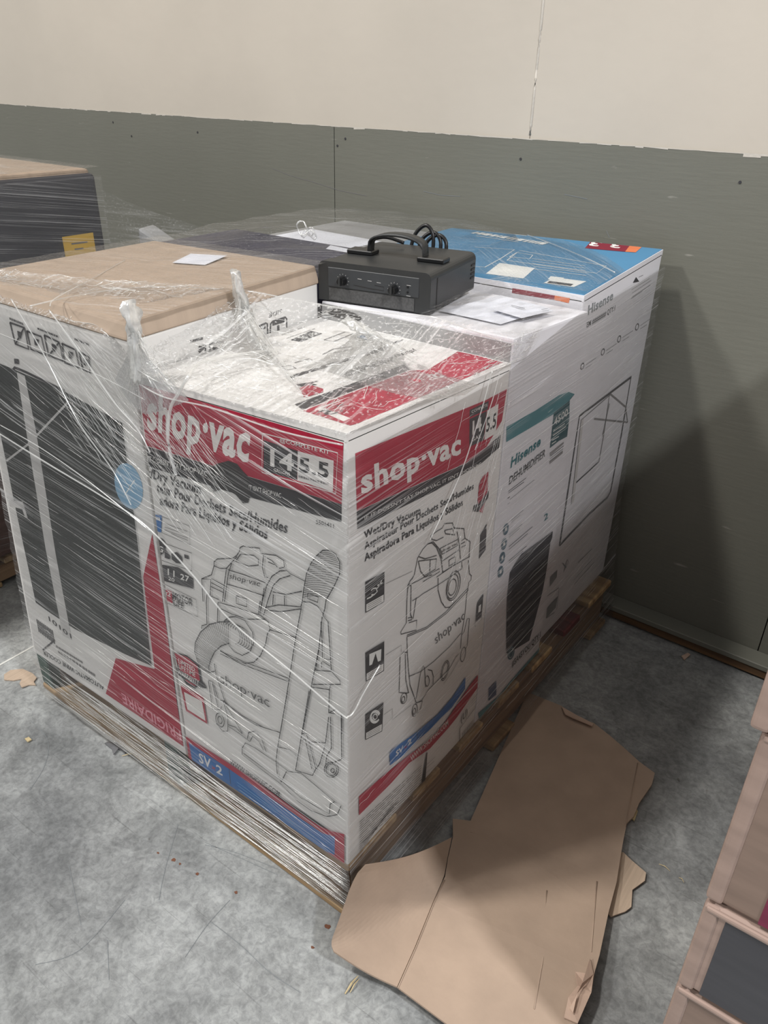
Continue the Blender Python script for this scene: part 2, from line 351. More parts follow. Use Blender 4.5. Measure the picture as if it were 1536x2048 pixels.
# ------------------------------------------------------------------ print on the boxes (flat artwork on the real faces)
PRINT = {
 'vac_front': [
  ('P','red_band','red',[(-.3954,.9232),(-.0046,.9363),(-.0081,.8497),(-.4127,.8214)]),
  ('P','black_band','black',[(-.4129,.8201),(-.0081,.8493),(-.0088,.8235),(-.2193,.7992),(-.4165,.7848)]),
  ('P','badge_panel','black',[(-.1414,.9021),(-.0808,.9037),(-.0838,.8603),(-.1455,.8552)]),
  ('P','badge_panel','white',[(-.0806,.9035),(-.0204,.9077),(-.0225,.8628),(-.0832,.8605)]),
  ('L','badge_frame','white',.0014,[[(-.1429,.9119),(-.0138,.9203),(-.0176,.8622),(-.1485,.8521),(-.1429,.9119)]]),
  ('T', 'lettering', 'white', 'shop·vac', (-0.3895, 0.8552), (-0.1737, 0.8614), (-0.3761, 0.919), 0.034, 2),
  ('T', 'lettering', 'white', '14', (-0.1318, 0.8678), (-0.0892, 0.872), (-0.13, 0.8932), 0.03, 3),
  ('T', 'lettering', 'black', '5.5', (-0.0795, 0.875), (-0.0287, 0.8805), (-0.0786, 0.8968), 0.03, 3),
  ('T', 'lettering', 'white', 'GALLONS', (-0.1255, 0.8609), (-0.0961, 0.863), (-0.1252, 0.8658), 0.005, 3),
  ('L','fine_print','grey',.0031,[[(-.0804,.8673),(-.0785,.8675)],[(-.0775,.8675),(-.0731,.8679)],[(-.0723,.868),(-.069,.8683)],[(-.0683,.8684),(-.0657,.8686)],[(-.0651,.8687),(-.0621,.869)],[(-.0606,.8691),(-.0572,.8694)],[(-.0563,.8695),(-.0536,.8697)],[(-.0529,.8698),(-.0496,.8701)],[(-.0485,.8702),(-.0444,.8706)],[(-.0431,.8707),(-.0396,.871)],[(-.0386,.8711),(-.0354,.8714)],[(-.0346,.8715),(-.0326,.8717)],[(-.0318,.8718),(-.0293,.872)]]),
  ('T', 'lettering', 'white', '@COMPLETE KIT', (-0.1119, 0.9078), (-0.0269, 0.9145), (-0.1116, 0.9137), 0.005, 3),
  ('T', 'lettering', 'white', "IF IT DOESN'T SAY SHOP·VAC", (-0.4103, 0.7944), (-0.2624, 0.8106), (-0.4084, 0.8038), 0.005, 3),
  ('T', 'lettering', 'white', "IT ISN'T SHOP·VAC", (-0.1762, 0.8174), (-0.1143, 0.8239), (-0.1755, 0.825), 0.005, 3),
  ('P','hand_hole','hole',[(-.2633,.8164),(-.2391,.8379),(-.2137,.8505),(-.1962,.8507),(-.1854,.8426),(-.1772,.8383),(-.1743,.8068),(-.1797,.7944),(-.1904,.7901),(-.2043,.7993),(-.219,.8016),(-.2346,.7978),(-.2512,.7888),(-.262,.8023)]),
  ('T', 'lettering', 'black', 'et/Dry Vacuum', (-0.4163, 0.7642), (-0.2814, 0.7752), (-0.4125, 0.7835), 0.018, 2),
  ('T', 'lettering', 'black', 'teur Pour Dechets Secs/Humides', (-0.3878, 0.7443), (-0.1063, 0.771), (-0.3844, 0.7632), 0.02, 2),
  ('T', 'lettering', 'black', 'adora Para Liquidos y Sólidos', (-0.3839, 0.7231), (-0.1459, 0.7468), (-0.3806, 0.7415), 0.025, 2),
  ('T', 'lettering', 'black', '5501411', (-0.0522, 0.8054), (-0.0213, 0.8098), (-0.052, 0.8122), 0.004, 2),
  ('T', 'lettering', 'black', '1001', (-0.379, 0.7923), (-0.3767, 0.8142), (-0.3905, 0.7906), 0.006, 2),
  ('P','blue_square','blue',[(-.4174,.6989),(-.3825,.7028),(-.3901,.6682),(-.4214,.6669)]),
  ('L','fine_print','white',.0066,[[(-.4161,.6905),(-.4139,.6907)],[(-.4133,.6908),(-.4122,.6909)],[(-.4116,.691),(-.4094,.6913)],[(-.4087,.6913),(-.4075,.6915)],[(-.4067,.6916),(-.4042,.6919)],[(-.4033,.692),(-.4021,.6921)],[(-.4012,.6922),(-.4,.6923)],[(-.3996,.6924),(-.3971,.6927)],[(-.3962,.6928),(-.3949,.6929)],[(-.3944,.693),(-.3929,.6931)],[(-.3923,.6932),(-.3909,.6934)],[(-.3903,.6934),(-.388,.6937)]]),
  ('L','panel_frame','black',.0008,[[(-.3814,.701),(-.3158,.7076),(-.3195,.6712),(-.3886,.6687)]]),
  ('L','fine_print','grey',.0012,[[(-.3779,.69),(-.3228,.6949)],[(-.3792,.6827),(-.3343,.6875)],[(-.3803,.6768),(-.3229,.6827)],[(-.3643,.6757),(-.3233,.678)]]),
  ('L','panel_frame','black',.001,[[(-.4197,.6482),(-.3182,.6563),(-.3235,.6199),(-.4208,.6107),(-.4197,.6482)]]),
  ('P','round_badge','black',[(-.3839,.6408),(-.3871,.6343),(-.3918,.6279),(-.3976,.6223),(-.4038,.618),(-.4099,.6155),(-.4153,.6151),(-.4195,.6167),(-.4218,.6202),(-.4223,.6254),(-.4207,.6316),(-.4173,.6382),(-.4125,.6445),(-.4067,.65),(-.4005,.6541),(-.3945,.6565),(-.3893,.6568),(-.3853,.6552),(-.383,.6518),(-.3825,.6468),(-.3839,.6408)]),
  ('T', 'lettering', 'white', 'LG', (-0.4152, 0.6263), (-0.3924, 0.6284), (-0.4121, 0.6391), 0.02, 3),
  ('P','filter_picture','dark',[(-.3868,.6392),(-.3741,.6284),(-.3771,.6215),(-.3892,.6196)]),
  ('P','filter_picture','dark',[(-.3703,.6356),(-.3552,.6442),(-.3436,.6389),(-.3457,.6253),(-.3608,.6207),(-.3712,.6238)]),
  ('P','filter_picture','dark',[(-.337,.6471),(-.3263,.6484),(-.3274,.641),(-.3374,.6399)]),
  ('P','metric_panel','dark',[(-.4179,.6019),(-.3565,.6138),(-.322,.6063),(-.3243,.5849),(-.4086,.5689),(-.4196,.5719)]),
  ('T', 'lettering', 'white', '11', (-0.3874, 0.5866), (-0.3696, 0.5889), (-0.385, 0.6009), 0.01, 3),
  ('T', 'lettering', 'white', '27', (-0.3546, 0.5913), (-0.3325, 0.5946), (-0.3527, 0.6037), 0.02, 3),
  ('T', 'lettering', 'white', '20', (-0.3877, 0.576), (-0.3714, 0.5784), (-0.3864, 0.5841), 0.01, 3),
  ('L','panel_frame','black',.001,[[(-.4004,.5622),(-.3199,.5647),(-.3214,.5287),(-.4073,.5229)]]),
  ('P','red_square','red',[(-.4055,.5525),(-.3834,.5538),(-.3842,.5289),(-.4082,.5272)]),
  ('T', 'lettering', 'white', 'x2', (-0.4044, 0.5393), (-0.3872, 0.5407), (-0.4023, 0.5511), 0.02, 3),
  ('T', 'lettering', 'black', 'MOTOR', (-0.3824, 0.5393), (-0.3321, 0.546), (-0.3797, 0.5559), 0.012, 2),
  ('T', 'lettering', 'black', 'LIFE', (-0.3824, 0.5256), (-0.3556, 0.5307), (-0.3802, 0.5389), 0.012, 2),
  ('P','warranty_shield','black',[(-.403,.4155),(-.3614,.4259),(-.3328,.4185),(-.331,.3822),(-.3512,.3544),(-.376,.3518),(-.3922,.3664)]),
  ('P','warranty_shield_red','red',[(-.3988,.4131),(-.3627,.4217),(-.3377,.4145),(-.3353,.3829),(-.351,.3607),(-.3722,.3585),(-.3878,.3718)]),
  ('P','warranty_ribbon','dark',[(-.4101,.3832),(-.3967,.3779),(-.3445,.378),(-.3268,.3829),(-.3187,.3731),(-.3396,.3638),(-.3955,.3631),(-.4022,.3704)]),
  ('T', 'lettering', 'white', 'LIMITED', (-0.3905, 0.3948), (-0.347, 0.3962), (-0.3887, 0.4062), 0.012, 4),
  ('T', 'lettering', 'white', 'LIFETIME', (-0.3918, 0.3819), (-0.347, 0.3842), (-0.3901, 0.3929), 0.012, 4),
  ('T', 'lettering', 'white', 'WARRANTY', (-0.3968, 0.3661), (-0.3394, 0.37), (-0.3949, 0.3782), 0.008, 4),
  ('P','code_frame','red',[(-.3937,.3407),(-.3319,.345),(-.3288,.282),(-.3876,.2801)]),
  ('P','code_panel','white',[(-.386,.3282),(-.3369,.3328),(-.3334,.2867),(-.3829,.287)]),
  ('L','line_drawing','ink',.0017,[[(-.0424,.6596),(-.0385,.6727),(-.0358,.6895),(-.0297,.701),(-.0201,.7203),(-.0107,.7433),(-.0106,.7621),(-.0172,.7718),(-.0284,.7736),(-.0399,.7692),(-.0519,.7552),(-.0618,.7397),(-.0709,.7187),(-.0768,.6919),(-.081,.6663),(-.0845,.6544)],[(-.0832,.655),(-.0975,.5911),(-.1153,.5005),(-.1405,.3775)],[(-.0437,.6567),(-.0513,.5966),(-.0691,.5122),(-.0905,.4076)],[(-.081,.6663),(-.0664,.672),(-.0518,.6713),(-.0411,.6624)],[(-.0696,.686),(-.0502,.6877),(-.0516,.6781),(-.0712,.6763),(-.0696,.686)],[(-.302,.5692),(-.2989,.6155),(-.2739,.6333),(-.2654,.6539),(-.2645,.6615),(-.2562,.6701),(-.2202,.6856),(-.211,.6944),(-.2046,.7038),(-.2024,.7115),(-.1951,.717),(-.1814,.7195),(-.1732,.7226),(-.1611,.7261),(-.1591,.7179),(-.1288,.7264),(-.1138,.7234),(-.1131,.7126),(-.1237,.7062)],[(-.215,.6823),(-.2022,.7001),(-.1744,.7086),(-.1653,.7054),(-.1662,.6948),(-.1872,.6847),(-.215,.6823)],[(-.1539,.7166),(-.1582,.6945),(-.1542,.6778),(-.1474,.6806)],[(-.1476,.7146),(-.1372,.7142),(-.1274,.7069)],[(-.1454,.7087),(-.1324,.7089)],[(-.2654,.6539),(-.2522,.6543),(-.2371,.6604),(-.2112,.692)],[(-.2371,.6604),(-.2447,.6306),(-.2537,.5904)],[(-.2241,.6752),(-.2337,.6522),(-.249,.5925)],[(-.2749,.6254),(-.2468,.6247)],[(-.2768,.6171),(-.2477,.6169)],[(-.2785,.6089),(-.25,.6097)],[(-.2989,.6155),(-.2766,.6235),(-.2824,.5894)],[(-.2344,.6591),(-.1972,.6647),(-.1535,.6687)],[(-.2389,.6305),(-.1997,.6373),(-.158,.6432)],[(-.1672,.6296),(-.1735,.6024)],[(-.157,.6579),(-.1688,.6094)],[(-.2202,.6163),(-.1971,.6202),(-.1985,.6048),(-.2218,.6007),(-.2202,.6163)],[(-.1706,.6037),(-.1612,.6371),(-.1511,.6651),(-.1391,.6863),(-.1226,.7021),(-.1096,.7085),(-.1022,.7059),(-.0738,.7043)],[(-.1622,.605),(-.1502,.6395),(-.1375,.6708),(-.1235,.6882),(-.1024,.7025)],[(-.1397,.6582),(-.1119,.6655),(-.0807,.6846)],[(-.1386,.654),(-.1413,.6339)],[(-.116,.6614),(-.117,.6422)],[(-.1569,.6221),(-.129,.6393),(-.0831,.6562)],[(-.1558,.6177),(-.1243,.629),(-.0846,.652)],[(-.2902,.5886),(-.2943,.5686),(-.2985,.5242),(-.3124,.5149),(-.3134,.5076)],[(-.2902,.5886),(-.2626,.5903)],[(-.2649,.5842),(-.2714,.5421)],[(-.2649,.5842),(-.221,.5935),(-.1694,.6018),(-.1532,.5968),(-.1501,.5834),(-.1563,.5729),(-.1621,.5496),(-.1757,.5194),(-.1919,.4978),(-.2139,.4839),(-.2446,.4792),(-.2722,.482)],[(-.2662,.5733),(-.2346,.5746),(-.1992,.5806),(-.1585,.5993)],[(-.1515,.5827),(-.0974,.5936)],[(-.2551,.5509),(-.2416,.565),(-.226,.5734),(-.2055,.5752),(-.1896,.5595),(-.1885,.5394),(-.1992,.5156),(-.2185,.4984),(-.2367,.4969),(-.2509,.5062)],[(-.2426,.5554),(-.2649,.5451),(-.2918,.5273),(-.3178,.4986),(-.3352,.4678),(-.34,.4454),(-.3345,.4249),(-.3259,.4146),(-.3076,.4154),(-.2915,.4267)],[(-.2476,.5092),(-.2677,.4939),(-.286,.4723),(-.2985,.4491),(-.3056,.431),(-.3074,.4169)],[(-.2724,.4805),(-.2136,.4867),(-.115,.5046)],[(-.2731,.4746),(-.2143,.4796),(-.1154,.4977)],[(-.291,.4443),(-.2892,.4192),(-.2798,.3889),(-.2702,.3582),(-.2529,.3377),(-.2358,.3154)],[(-.3118,.3954),(-.3104,.3539),(-.3101,.3293),(-.2869,.341),(-.2842,.3503)],[(-.3118,.3954),(-.3016,.3979),(-.2941,.3781),(-.2894,.3626),(-.2723,.3692)],[(-.302,.3947),(-.2935,.3419)],[(-.274,.3682),(-.2445,.3578),(-.2006,.3564),(-.1422,.3735)],[(-.0424,.6596),(-.0329,.6525),(-.0311,.6185),(-.0292,.5859),(-.0454,.5801),(-.0448,.607),(-.0464,.6463)],[(-.0456,.5752),(-.0306,.573)],[(-.0602,.5502),(-.0283,.5644),(-.0123,.5555),(-.0112,.5487),(-.0663,.5189)],[(-.0292,.5835),(-.0283,.5644)],[(-.0498,.6046),(-.0589,.5509)],[(-.0469,.572),(-.0471,.562)],[(-.0691,.5122),(-.0327,.5269),(-.0299,.5385)],[(-.0327,.5269),(-.0348,.4789)],[(-.0348,.4789),(-.0204,.495),(-.0091,.4911),(-.0094,.451)]]),
  ('L','hose_rings','ink',.0008,[[(-.0788,.675),(-.0669,.6826),(-.0552,.6881),(-.0437,.6915),(-.0324,.6928)],[(-.078,.6793),(-.0658,.687),(-.0538,.6925),(-.042,.6959),(-.0304,.6972)],[(-.0773,.6837),(-.0647,.6913),(-.0524,.6968),(-.0403,.7003),(-.0284,.7017)],[(-.0765,.688),(-.0636,.6956),(-.051,.7012),(-.0386,.7046),(-.0265,.706)],[(-.0757,.6922),(-.0625,.6999),(-.0496,.7055),(-.037,.709),(-.0245,.7104)],[(-.0749,.6965),(-.0614,.7042),(-.0482,.7098),(-.0353,.7133),(-.0226,.7147)],[(-.0742,.7008),(-.0604,.7085),(-.0469,.714),(-.0336,.7175),(-.0206,.7191)],[(-.0731,.7051),(-.0591,.7127),(-.0454,.7183),(-.0319,.7218),(-.0187,.7234)],[(-.0719,.7094),(-.0577,.717),(-.0438,.7226),(-.0302,.7261),(-.0168,.7276)],[(-.0707,.7137),(-.0563,.7213),(-.0422,.7268),(-.0285,.7303),(-.0149,.7319)],[(-.0695,.7179),(-.0549,.7256),(-.0407,.7311),(-.0267,.7346),(-.013,.7361)],[(-.0683,.7222),(-.0537,.7298),(-.0395,.7352),(-.0255,.7387),(-.0118,.7402)],[(-.0671,.7264),(-.0528,.7339),(-.0388,.7393),(-.025,.7426),(-.0115,.7441)],[(-.0651,.7307),(-.0512,.738),(-.0377,.7433),(-.0244,.7466),(-.0113,.748)],[(-.0631,.735),(-.0497,.7422),(-.0365,.7474),(-.0237,.7506),(-.011,.7519)],[(-.061,.7392),(-.0481,.7463),(-.0354,.7514),(-.023,.7545),(-.0107,.7557)],[(-.059,.7434),(-.0468,.7503),(-.0348,.7551),(-.023,.758),(-.0114,.759)],[(-.057,.7476),(-.0458,.754),(-.0348,.7585),(-.0239,.761),(-.0133,.7616)],[(-.0543,.7516),(-.0443,.7576),(-.0344,.7617),(-.0247,.7639),(-.0151,.7642)],[(-.0515,.7555),(-.0427,.7612),(-.034,.765),(-.0254,.7668),(-.017,.7667)],[(-.0488,.7595),(-.0411,.7648),(-.0336,.7682),(-.0262,.7697),(-.0189,.7693)],[(-.046,.7634),(-.0396,.7684),(-.0332,.7714),(-.0269,.7726),(-.0207,.7719)]]),
  ('L','hose_rings','ink',.0008,[[(-.2452,.5542),(-.2461,.5429),(-.247,.5314),(-.248,.5199),(-.2489,.5082)],[(-.2504,.5518),(-.2507,.5405),(-.251,.5292),(-.2513,.5177),(-.2517,.5061)],[(-.2557,.5494),(-.2553,.5382),(-.255,.5269),(-.2547,.5155),(-.2544,.504)],[(-.2609,.5469),(-.26,.5358),(-.2591,.5246),(-.2581,.5133),(-.2571,.5019)],[(-.2662,.5442),(-.2647,.5332),(-.2631,.5222),(-.2615,.511),(-.2599,.4998)],[(-.2715,.5407),(-.2693,.5301),(-.2671,.5193),(-.2649,.5086),(-.2627,.4977)],[(-.2769,.5372),(-.2741,.5269),(-.2712,.5165),(-.2683,.5061),(-.2655,.4956)],[(-.2823,.5336),(-.2788,.5236),(-.2753,.5136),(-.2717,.5035),(-.2682,.4934)],[(-.2877,.53),(-.2834,.5202),(-.2791,.5104),(-.2748,.5005),(-.2705,.4906)],[(-.2929,.526),(-.2879,.5165),(-.2829,.507),(-.2779,.4975),(-.2728,.4879)],[(-.2975,.521),(-.2919,.5121),(-.2864,.5031),(-.2808,.4941),(-.2751,.4851)],[(-.3021,.5159),(-.296,.5075),(-.2898,.4992),(-.2837,.4908),(-.2775,.4824)],[(-.3068,.5108),(-.3001,.503),(-.2933,.4952),(-.2866,.4874),(-.2798,.4796)],[(-.3115,.5056),(-.3042,.4984),(-.2968,.4912),(-.2895,.484),(-.2822,.4768)],[(-.3162,.5004),(-.3083,.4938),(-.3004,.4872),(-.2925,.4806),(-.2846,.474)],[(-.3199,.495),(-.3116,.489),(-.3032,.483),(-.2949,.4771),(-.2866,.4711)],[(-.3231,.4894),(-.3143,.4841),(-.3056,.4787),(-.2969,.4735),(-.2882,.4682)],[(-.3262,.4837),(-.3171,.4791),(-.308,.4744),(-.2989,.4698),(-.2898,.4652)],[(-.3294,.478),(-.3199,.4741),(-.3103,.4701),(-.3009,.4661),(-.2914,.4622)],[(-.3327,.4723),(-.3227,.469),(-.3127,.4657),(-.3029,.4625),(-.293,.4592)],[(-.3354,.4667),(-.3251,.464),(-.3149,.4614),(-.3048,.4588),(-.2946,.4562)],[(-.3366,.4614),(-.3264,.4594),(-.3163,.4573),(-.3062,.4552),(-.2963,.4532)],[(-.3377,.4562),(-.3275,.4547),(-.3175,.4532),(-.3074,.4517),(-.2975,.4502)],[(-.3388,.4509),(-.3287,.45),(-.3186,.4491),(-.3086,.4482),(-.2986,.4473)],[(-.34,.4456),(-.3298,.4453),(-.3198,.4449),(-.3097,.4446),(-.2998,.4443)],[(-.339,.4415),(-.3294,.4415),(-.3199,.4414),(-.3104,.4414),(-.301,.4413)],[(-.3379,.4375),(-.3289,.4377),(-.3199,.4379),(-.311,.4381),(-.3022,.4383)],[(-.3368,.4335),(-.3284,.4339),(-.32,.4344),(-.3117,.4349),(-.3034,.4353)],[(-.3358,.4294),(-.3278,.4302),(-.3199,.4309),(-.312,.4317),(-.3042,.4324)],[(-.3347,.4254),(-.3272,.4264),(-.3197,.4275),(-.3123,.4285),(-.305,.4295)],[(-.3322,.4226),(-.3255,.4236),(-.3188,.4247),(-.3122,.4257),(-.3056,.4267)],[(-.3295,.4199),(-.3236,.4209),(-.3177,.4219),(-.3119,.4229),(-.3061,.4239)],[(-.3268,.4173),(-.3217,.4183),(-.3167,.4192),(-.3116,.4202),(-.3066,.4212)],[(-.3241,.4147),(-.3199,.4156),(-.3156,.4165),(-.3114,.4174),(-.3071,.4184)]]),
  ('L','hose_rings','ink',.001,[[(-.2567,.5443),(-.2549,.5482),(-.2524,.5517),(-.2494,.5544),(-.246,.5565),(-.2423,.5577),(-.2384,.558),(-.2346,.5575),(-.231,.5562),(-.2276,.5541),(-.2247,.5512),(-.2224,.5478),(-.2207,.5439),(-.2197,.5397),(-.2195,.5353),(-.22,.531),(-.2213,.5268),(-.2233,.523),(-.2259,.5198),(-.229,.5172),(-.2325,.5153)],[(-.2512,.5445),(-.2494,.5484),(-.247,.5518),(-.244,.5546),(-.2406,.5566),(-.2369,.5578),(-.2331,.5582),(-.2293,.5577),(-.2256,.5563),(-.2223,.5542),(-.2194,.5514),(-.2171,.5479),(-.2154,.544),(-.2144,.5398),(-.2141,.5355),(-.2147,.5312),(-.2159,.527),(-.2179,.5233),(-.2205,.52),(-.2236,.5174),(-.2271,.5155)],[(-.2458,.5447),(-.244,.5486),(-.2416,.552),(-.2386,.5547),(-.2352,.5568),(-.2315,.558),(-.2277,.5583),(-.2239,.5578),(-.2203,.5565),(-.217,.5543),(-.2141,.5515),(-.2118,.5481),(-.2101,.5442),(-.2091,.54),(-.2088,.5357),(-.2094,.5314),(-.2106,.5272),(-.2126,.5235),(-.2151,.5202),(-.2182,.5176),(-.2217,.5158)],[(-.2404,.5449),(-.2386,.5487),(-.2362,.5521),(-.2332,.5549),(-.2299,.5569),(-.2262,.5581),(-.2224,.5585),(-.2186,.558),(-.215,.5566),(-.2117,.5545),(-.2089,.5517),(-.2065,.5483),(-.2048,.5444),(-.2038,.5402),(-.2036,.5359),(-.2041,.5316),(-.2053,.5274),(-.2072,.5237),(-.2098,.5204),(-.2129,.5178),(-.2164,.516)],[(-.235,.545),(-.2332,.5489),(-.2308,.5523),(-.2279,.555),(-.2245,.557),(-.2209,.5582),(-.2171,.5586),(-.2134,.5581),(-.2098,.5568),(-.2065,.5546),(-.2036,.5518),(-.2013,.5484),(-.1996,.5445),(-.1986,.5404),(-.1983,.5361),(-.1988,.5318),(-.2,.5277),(-.202,.5239),(-.2045,.5207),(-.2076,.5181),(-.211,.5162)],[(-.2296,.5452),(-.2279,.5491),(-.2255,.5524),(-.2226,.5552),(-.2192,.5572),(-.2156,.5584),(-.2119,.5587),(-.2081,.5582),(-.2046,.5569),(-.2013,.5548),(-.1984,.552),(-.1961,.5486),(-.1944,.5447),(-.1934,.5406),(-.1931,.5362),(-.1936,.532),(-.1948,.5279),(-.1967,.5241),(-.1992,.5209),(-.2023,.5183),(-.2057,.5165)]]),
  ('T', 'lettering', 'ink', 'shop·vac', (-0.2331, 0.6439), (-0.1665, 0.6567), (-0.2297, 0.655), 0.004, 2),
  ('L','line_drawing','ink',.0017,[[(-.1192,.4772),(-.1344,.4075),(-.1508,.3298),(-.1557,.299),(-.1546,.2683),(-.1462,.2547)],[(-.0734,.5023),(-.085,.442),(-.0956,.3848),(-.1105,.3068)],[(-.1488,.337),(-.1231,.3471),(-.1059,.3431)],[(-.241,.2602),(-.2394,.2773),(-.2295,.2962),(-.2054,.2986),(-.1589,.2969),(-.1259,.2935),(-.0987,.3084),(-.0256,.291),(-.0119,.2915),(-.0204,.2637),(-.0432,.2423),(-.0782,.2314),(-.1078,.2329),(-.1466,.2481),(-.241,.2602)],[(-.0256,.291),(-.0355,.2778),(-.0373,.2529)],[(-.1321,.2895),(-.1462,.2547)],[(-.2372,.2659),(-.146,.2581),(-.1012,.2472),(-.0373,.2529)],[(-.2811,.3224),(-.2807,.3174),(-.2813,.312),(-.283,.3068),(-.2855,.3022),(-.2887,.2987),(-.2922,.2967),(-.2956,.2964),(-.2987,.2978),(-.3011,.3007),(-.3026,.3049),(-.303,.31),(-.3023,.3154),(-.3005,.3206),(-.298,.3252),(-.2948,.3286),(-.2913,.3305),(-.2879,.3308),(-.2849,.3294),(-.2826,.3265),(-.2811,.3224)],[(-.2864,.3181),(-.2862,.3155),(-.2865,.3128),(-.2874,.3101),(-.2886,.3078),(-.2902,.3061),(-.292,.3051),(-.2937,.305),(-.2952,.3057),(-.2964,.3072),(-.2971,.3093),(-.2974,.3119),(-.297,.3146),(-.2962,.3173),(-.2949,.3196),(-.2933,.3213),(-.2916,.3223),(-.2899,.3224),(-.2883,.3217),(-.2872,.3202),(-.2864,.3181)],[(-.2774,.3666),(-.2695,.3345),(-.2735,.2977),(-.2879,.2891),(-.3036,.2988)],[(-.2717,.3146),(-.2514,.3204),(-.2359,.3142)],[(-.2235,.3093),(-.2187,.3277),(-.2019,.3409),(-.1872,.3316),(-.1782,.3063)],[(-.2174,.3068),(-.2096,.324),(-.1942,.3211),(-.1845,.3055)],[(-.2774,.3666),(-.2316,.3596),(-.1818,.3619),(-.1422,.3739)],[(-.2721,.3112),(-.2427,.31),(-.2174,.3068)],[(-.0921,.4013),(-.0835,.4079),(-.0784,.3954),(-.0649,.3398),(-.0725,.3198),(-.1105,.3068)],[(-.0927,.3866),(-.0854,.3939),(-.0735,.3342)],[(-.0785,.3924),(-.0426,.4118),(-.0471,.392),(-.0561,.3574),(-.0664,.3358)],[(-.0426,.4118),(-.0349,.4711)],[(-.0322,.4807),(-.0104,.4907),(-.0098,.3973),(-.0299,.3758)],[(-.031,.4734),(-.0307,.408),(-.0405,.3848),(-.0436,.3625)],[(-.0166,.37),(-.0174,.3644),(-.0195,.3582),(-.0228,.3523),(-.027,.347),(-.0317,.3431),(-.0364,.3408),(-.0406,.3404),(-.0439,.342),(-.046,.3455),(-.0466,.3503),(-.0457,.3561),(-.0435,.3623),(-.0401,.3683),(-.0358,.3734),(-.0312,.3772),(-.0266,.3794),(-.0225,.3797),(-.0193,.3781),(-.0173,.3748),(-.0166,.37)],[(-.0201,.3678),(-.0207,.3633),(-.0223,.3586),(-.0249,.354),(-.0281,.35),(-.0316,.347),(-.0352,.3452),(-.0384,.345),(-.0409,.3463),(-.0425,.3489),(-.043,.3527),(-.0423,.3572),(-.0406,.362),(-.038,.3666),(-.0348,.3705),(-.0312,.3735),(-.0277,.3751),(-.0246,.3753),(-.0221,.374),(-.0206,.3714),(-.0201,.3678)],[(-.025,.3625),(-.0252,.3609),(-.0257,.3593),(-.0266,.3577),(-.0276,.3563),(-.0288,.3553),(-.03,.3547),(-.0311,.3547),(-.0319,.3552),(-.0324,.3562),(-.0326,.3575),(-.0324,.3591),(-.0318,.3607),(-.0309,.3623),(-.0299,.3637),(-.0287,.3647),(-.0275,.3652),(-.0265,.3653),(-.0256,.3648),(-.0251,.3638),(-.025,.3625)]]),
  ('T', 'lettering', 'black', 'WWW.SHOPVAC.COM', (-0.2775, 0.2137), (-0.1533, 0.2134), (-0.2749, 0.2281), 0.006, 2),
  ('P','red_border','red',[(-.4022,.2083),(-.3,.2127),(-.2124,.2133),(-.118,.2076),(-.0909,.2058),(-.0643,.2057),(-.0352,.2128),(-.0057,.227),(-.006,.1523),(-.0246,.1425),(-.2194,.1279),(-.4014,.1334)]),
  ('P','blue_banner','blue',[(-.3919,.1975),(-.2809,.198),(-.1623,.1944),(-.0646,.1922),(-.0514,.1939),(-.0261,.2056),(-.0273,.158),(-.0465,.149),(-.2176,.1491),(-.3892,.1519)]),
  ('T', 'lettering', 'white', 'SV', (-0.3675, 0.1606), (-0.3335, 0.1635), (-0.3656, 0.188), 0.02, 3),
  ('T', 'lettering', 'white', '2', (-0.3191, 0.1643), (-0.3018, 0.1663), (-0.3177, 0.1877), 0.02, 3),
  ('T', 'lettering', 'red', 'x', (-0.332, 0.1673), (-0.3202, 0.167), (-0.3305, 0.1794), 0.02, 3),
  ('L','banner_divider','dark',.0012,[[(-.2809,.198),(-.2809,.1584)]]),
  ('L','fine_print','paleblue',.0012,[[(-.2626,.1761),(-.1574,.1709)],[(-.2616,.1681),(-.1642,.1643)],[(-.2609,.1582),(-.1841,.1568)],[(-.1513,.1668),(-.0742,.1682)]]),
  ('T', 'lettering', 'inkline', 'shop·vac', (-0.2791, 0.4085), (-0.1622, 0.4182), (-0.2787, 0.432), 0, 2),
 ],
 'vac_side': [
  ('P','red_band','red',[(.0168,.9175),(.3474,.8904),(.4162,.8894),(.4094,.8357),(.3636,.8044),(.2997,.7993),(.0204,.8336)]),
  ('P','black_band','black',[(.0204,.8329),(.2998,.7982),(.3638,.8033),(.4102,.8109),(.4087,.7875),(.3528,.7796),(.2153,.7849),(.0216,.8056)]),
  ('P','badge_panel','dark',[(.2981,.889),(.3571,.8862),(.3559,.8722),(.2992,.8766)]),
  ('T', 'lettering', 'white', 'COMPLETE', (0.3053, 0.8812), (0.3548, 0.8783), (0.3039, 0.8863), 0.004, 3),
  ('P','badge_panel','dark',[(.2996,.8736),(.3526,.8704),(.3517,.8206),(.3059,.8247)]),
  ('T', 'lettering', 'white', '14', (0.3125, 0.8437), (0.341, 0.842), (0.31, 0.8675), 0.03, 3),
  ('T', 'lettering', 'white', 'GAL', (0.3119, 0.8313), (0.3413, 0.8291), (0.3108, 0.8385), 0.01, 3),
  ('P','badge_panel','white',[(.3539,.8709),(.3911,.8713),(.3912,.8193),(.3537,.8199)]),
  ('T', 'lettering', 'black', '5.5', (0.357, 0.8328), (0.3889, 0.8323), (0.3545, 0.8591), 0.02, 3),
  ('T', 'lettering', 'white', 'shop·vac', (0.0294, 0.8558), (0.28, 0.8237), (0.0262, 0.8927), 0.034, 2),
  ('T', 'lettering', 'white', "IF IT DOESN'T SAY SHOP·VAC, IT ISN'T SHOP·VAC", (0.0368, 0.813), (0.3496, 0.7766), (0.0367, 0.8192), 0.003, 3),
  ('T', 'lettering', 'black', 'Wet/Dry Vacuum', (0.0364, 0.7846), (0.1738, 0.7636), (0.035, 0.797), 0.022, 2),
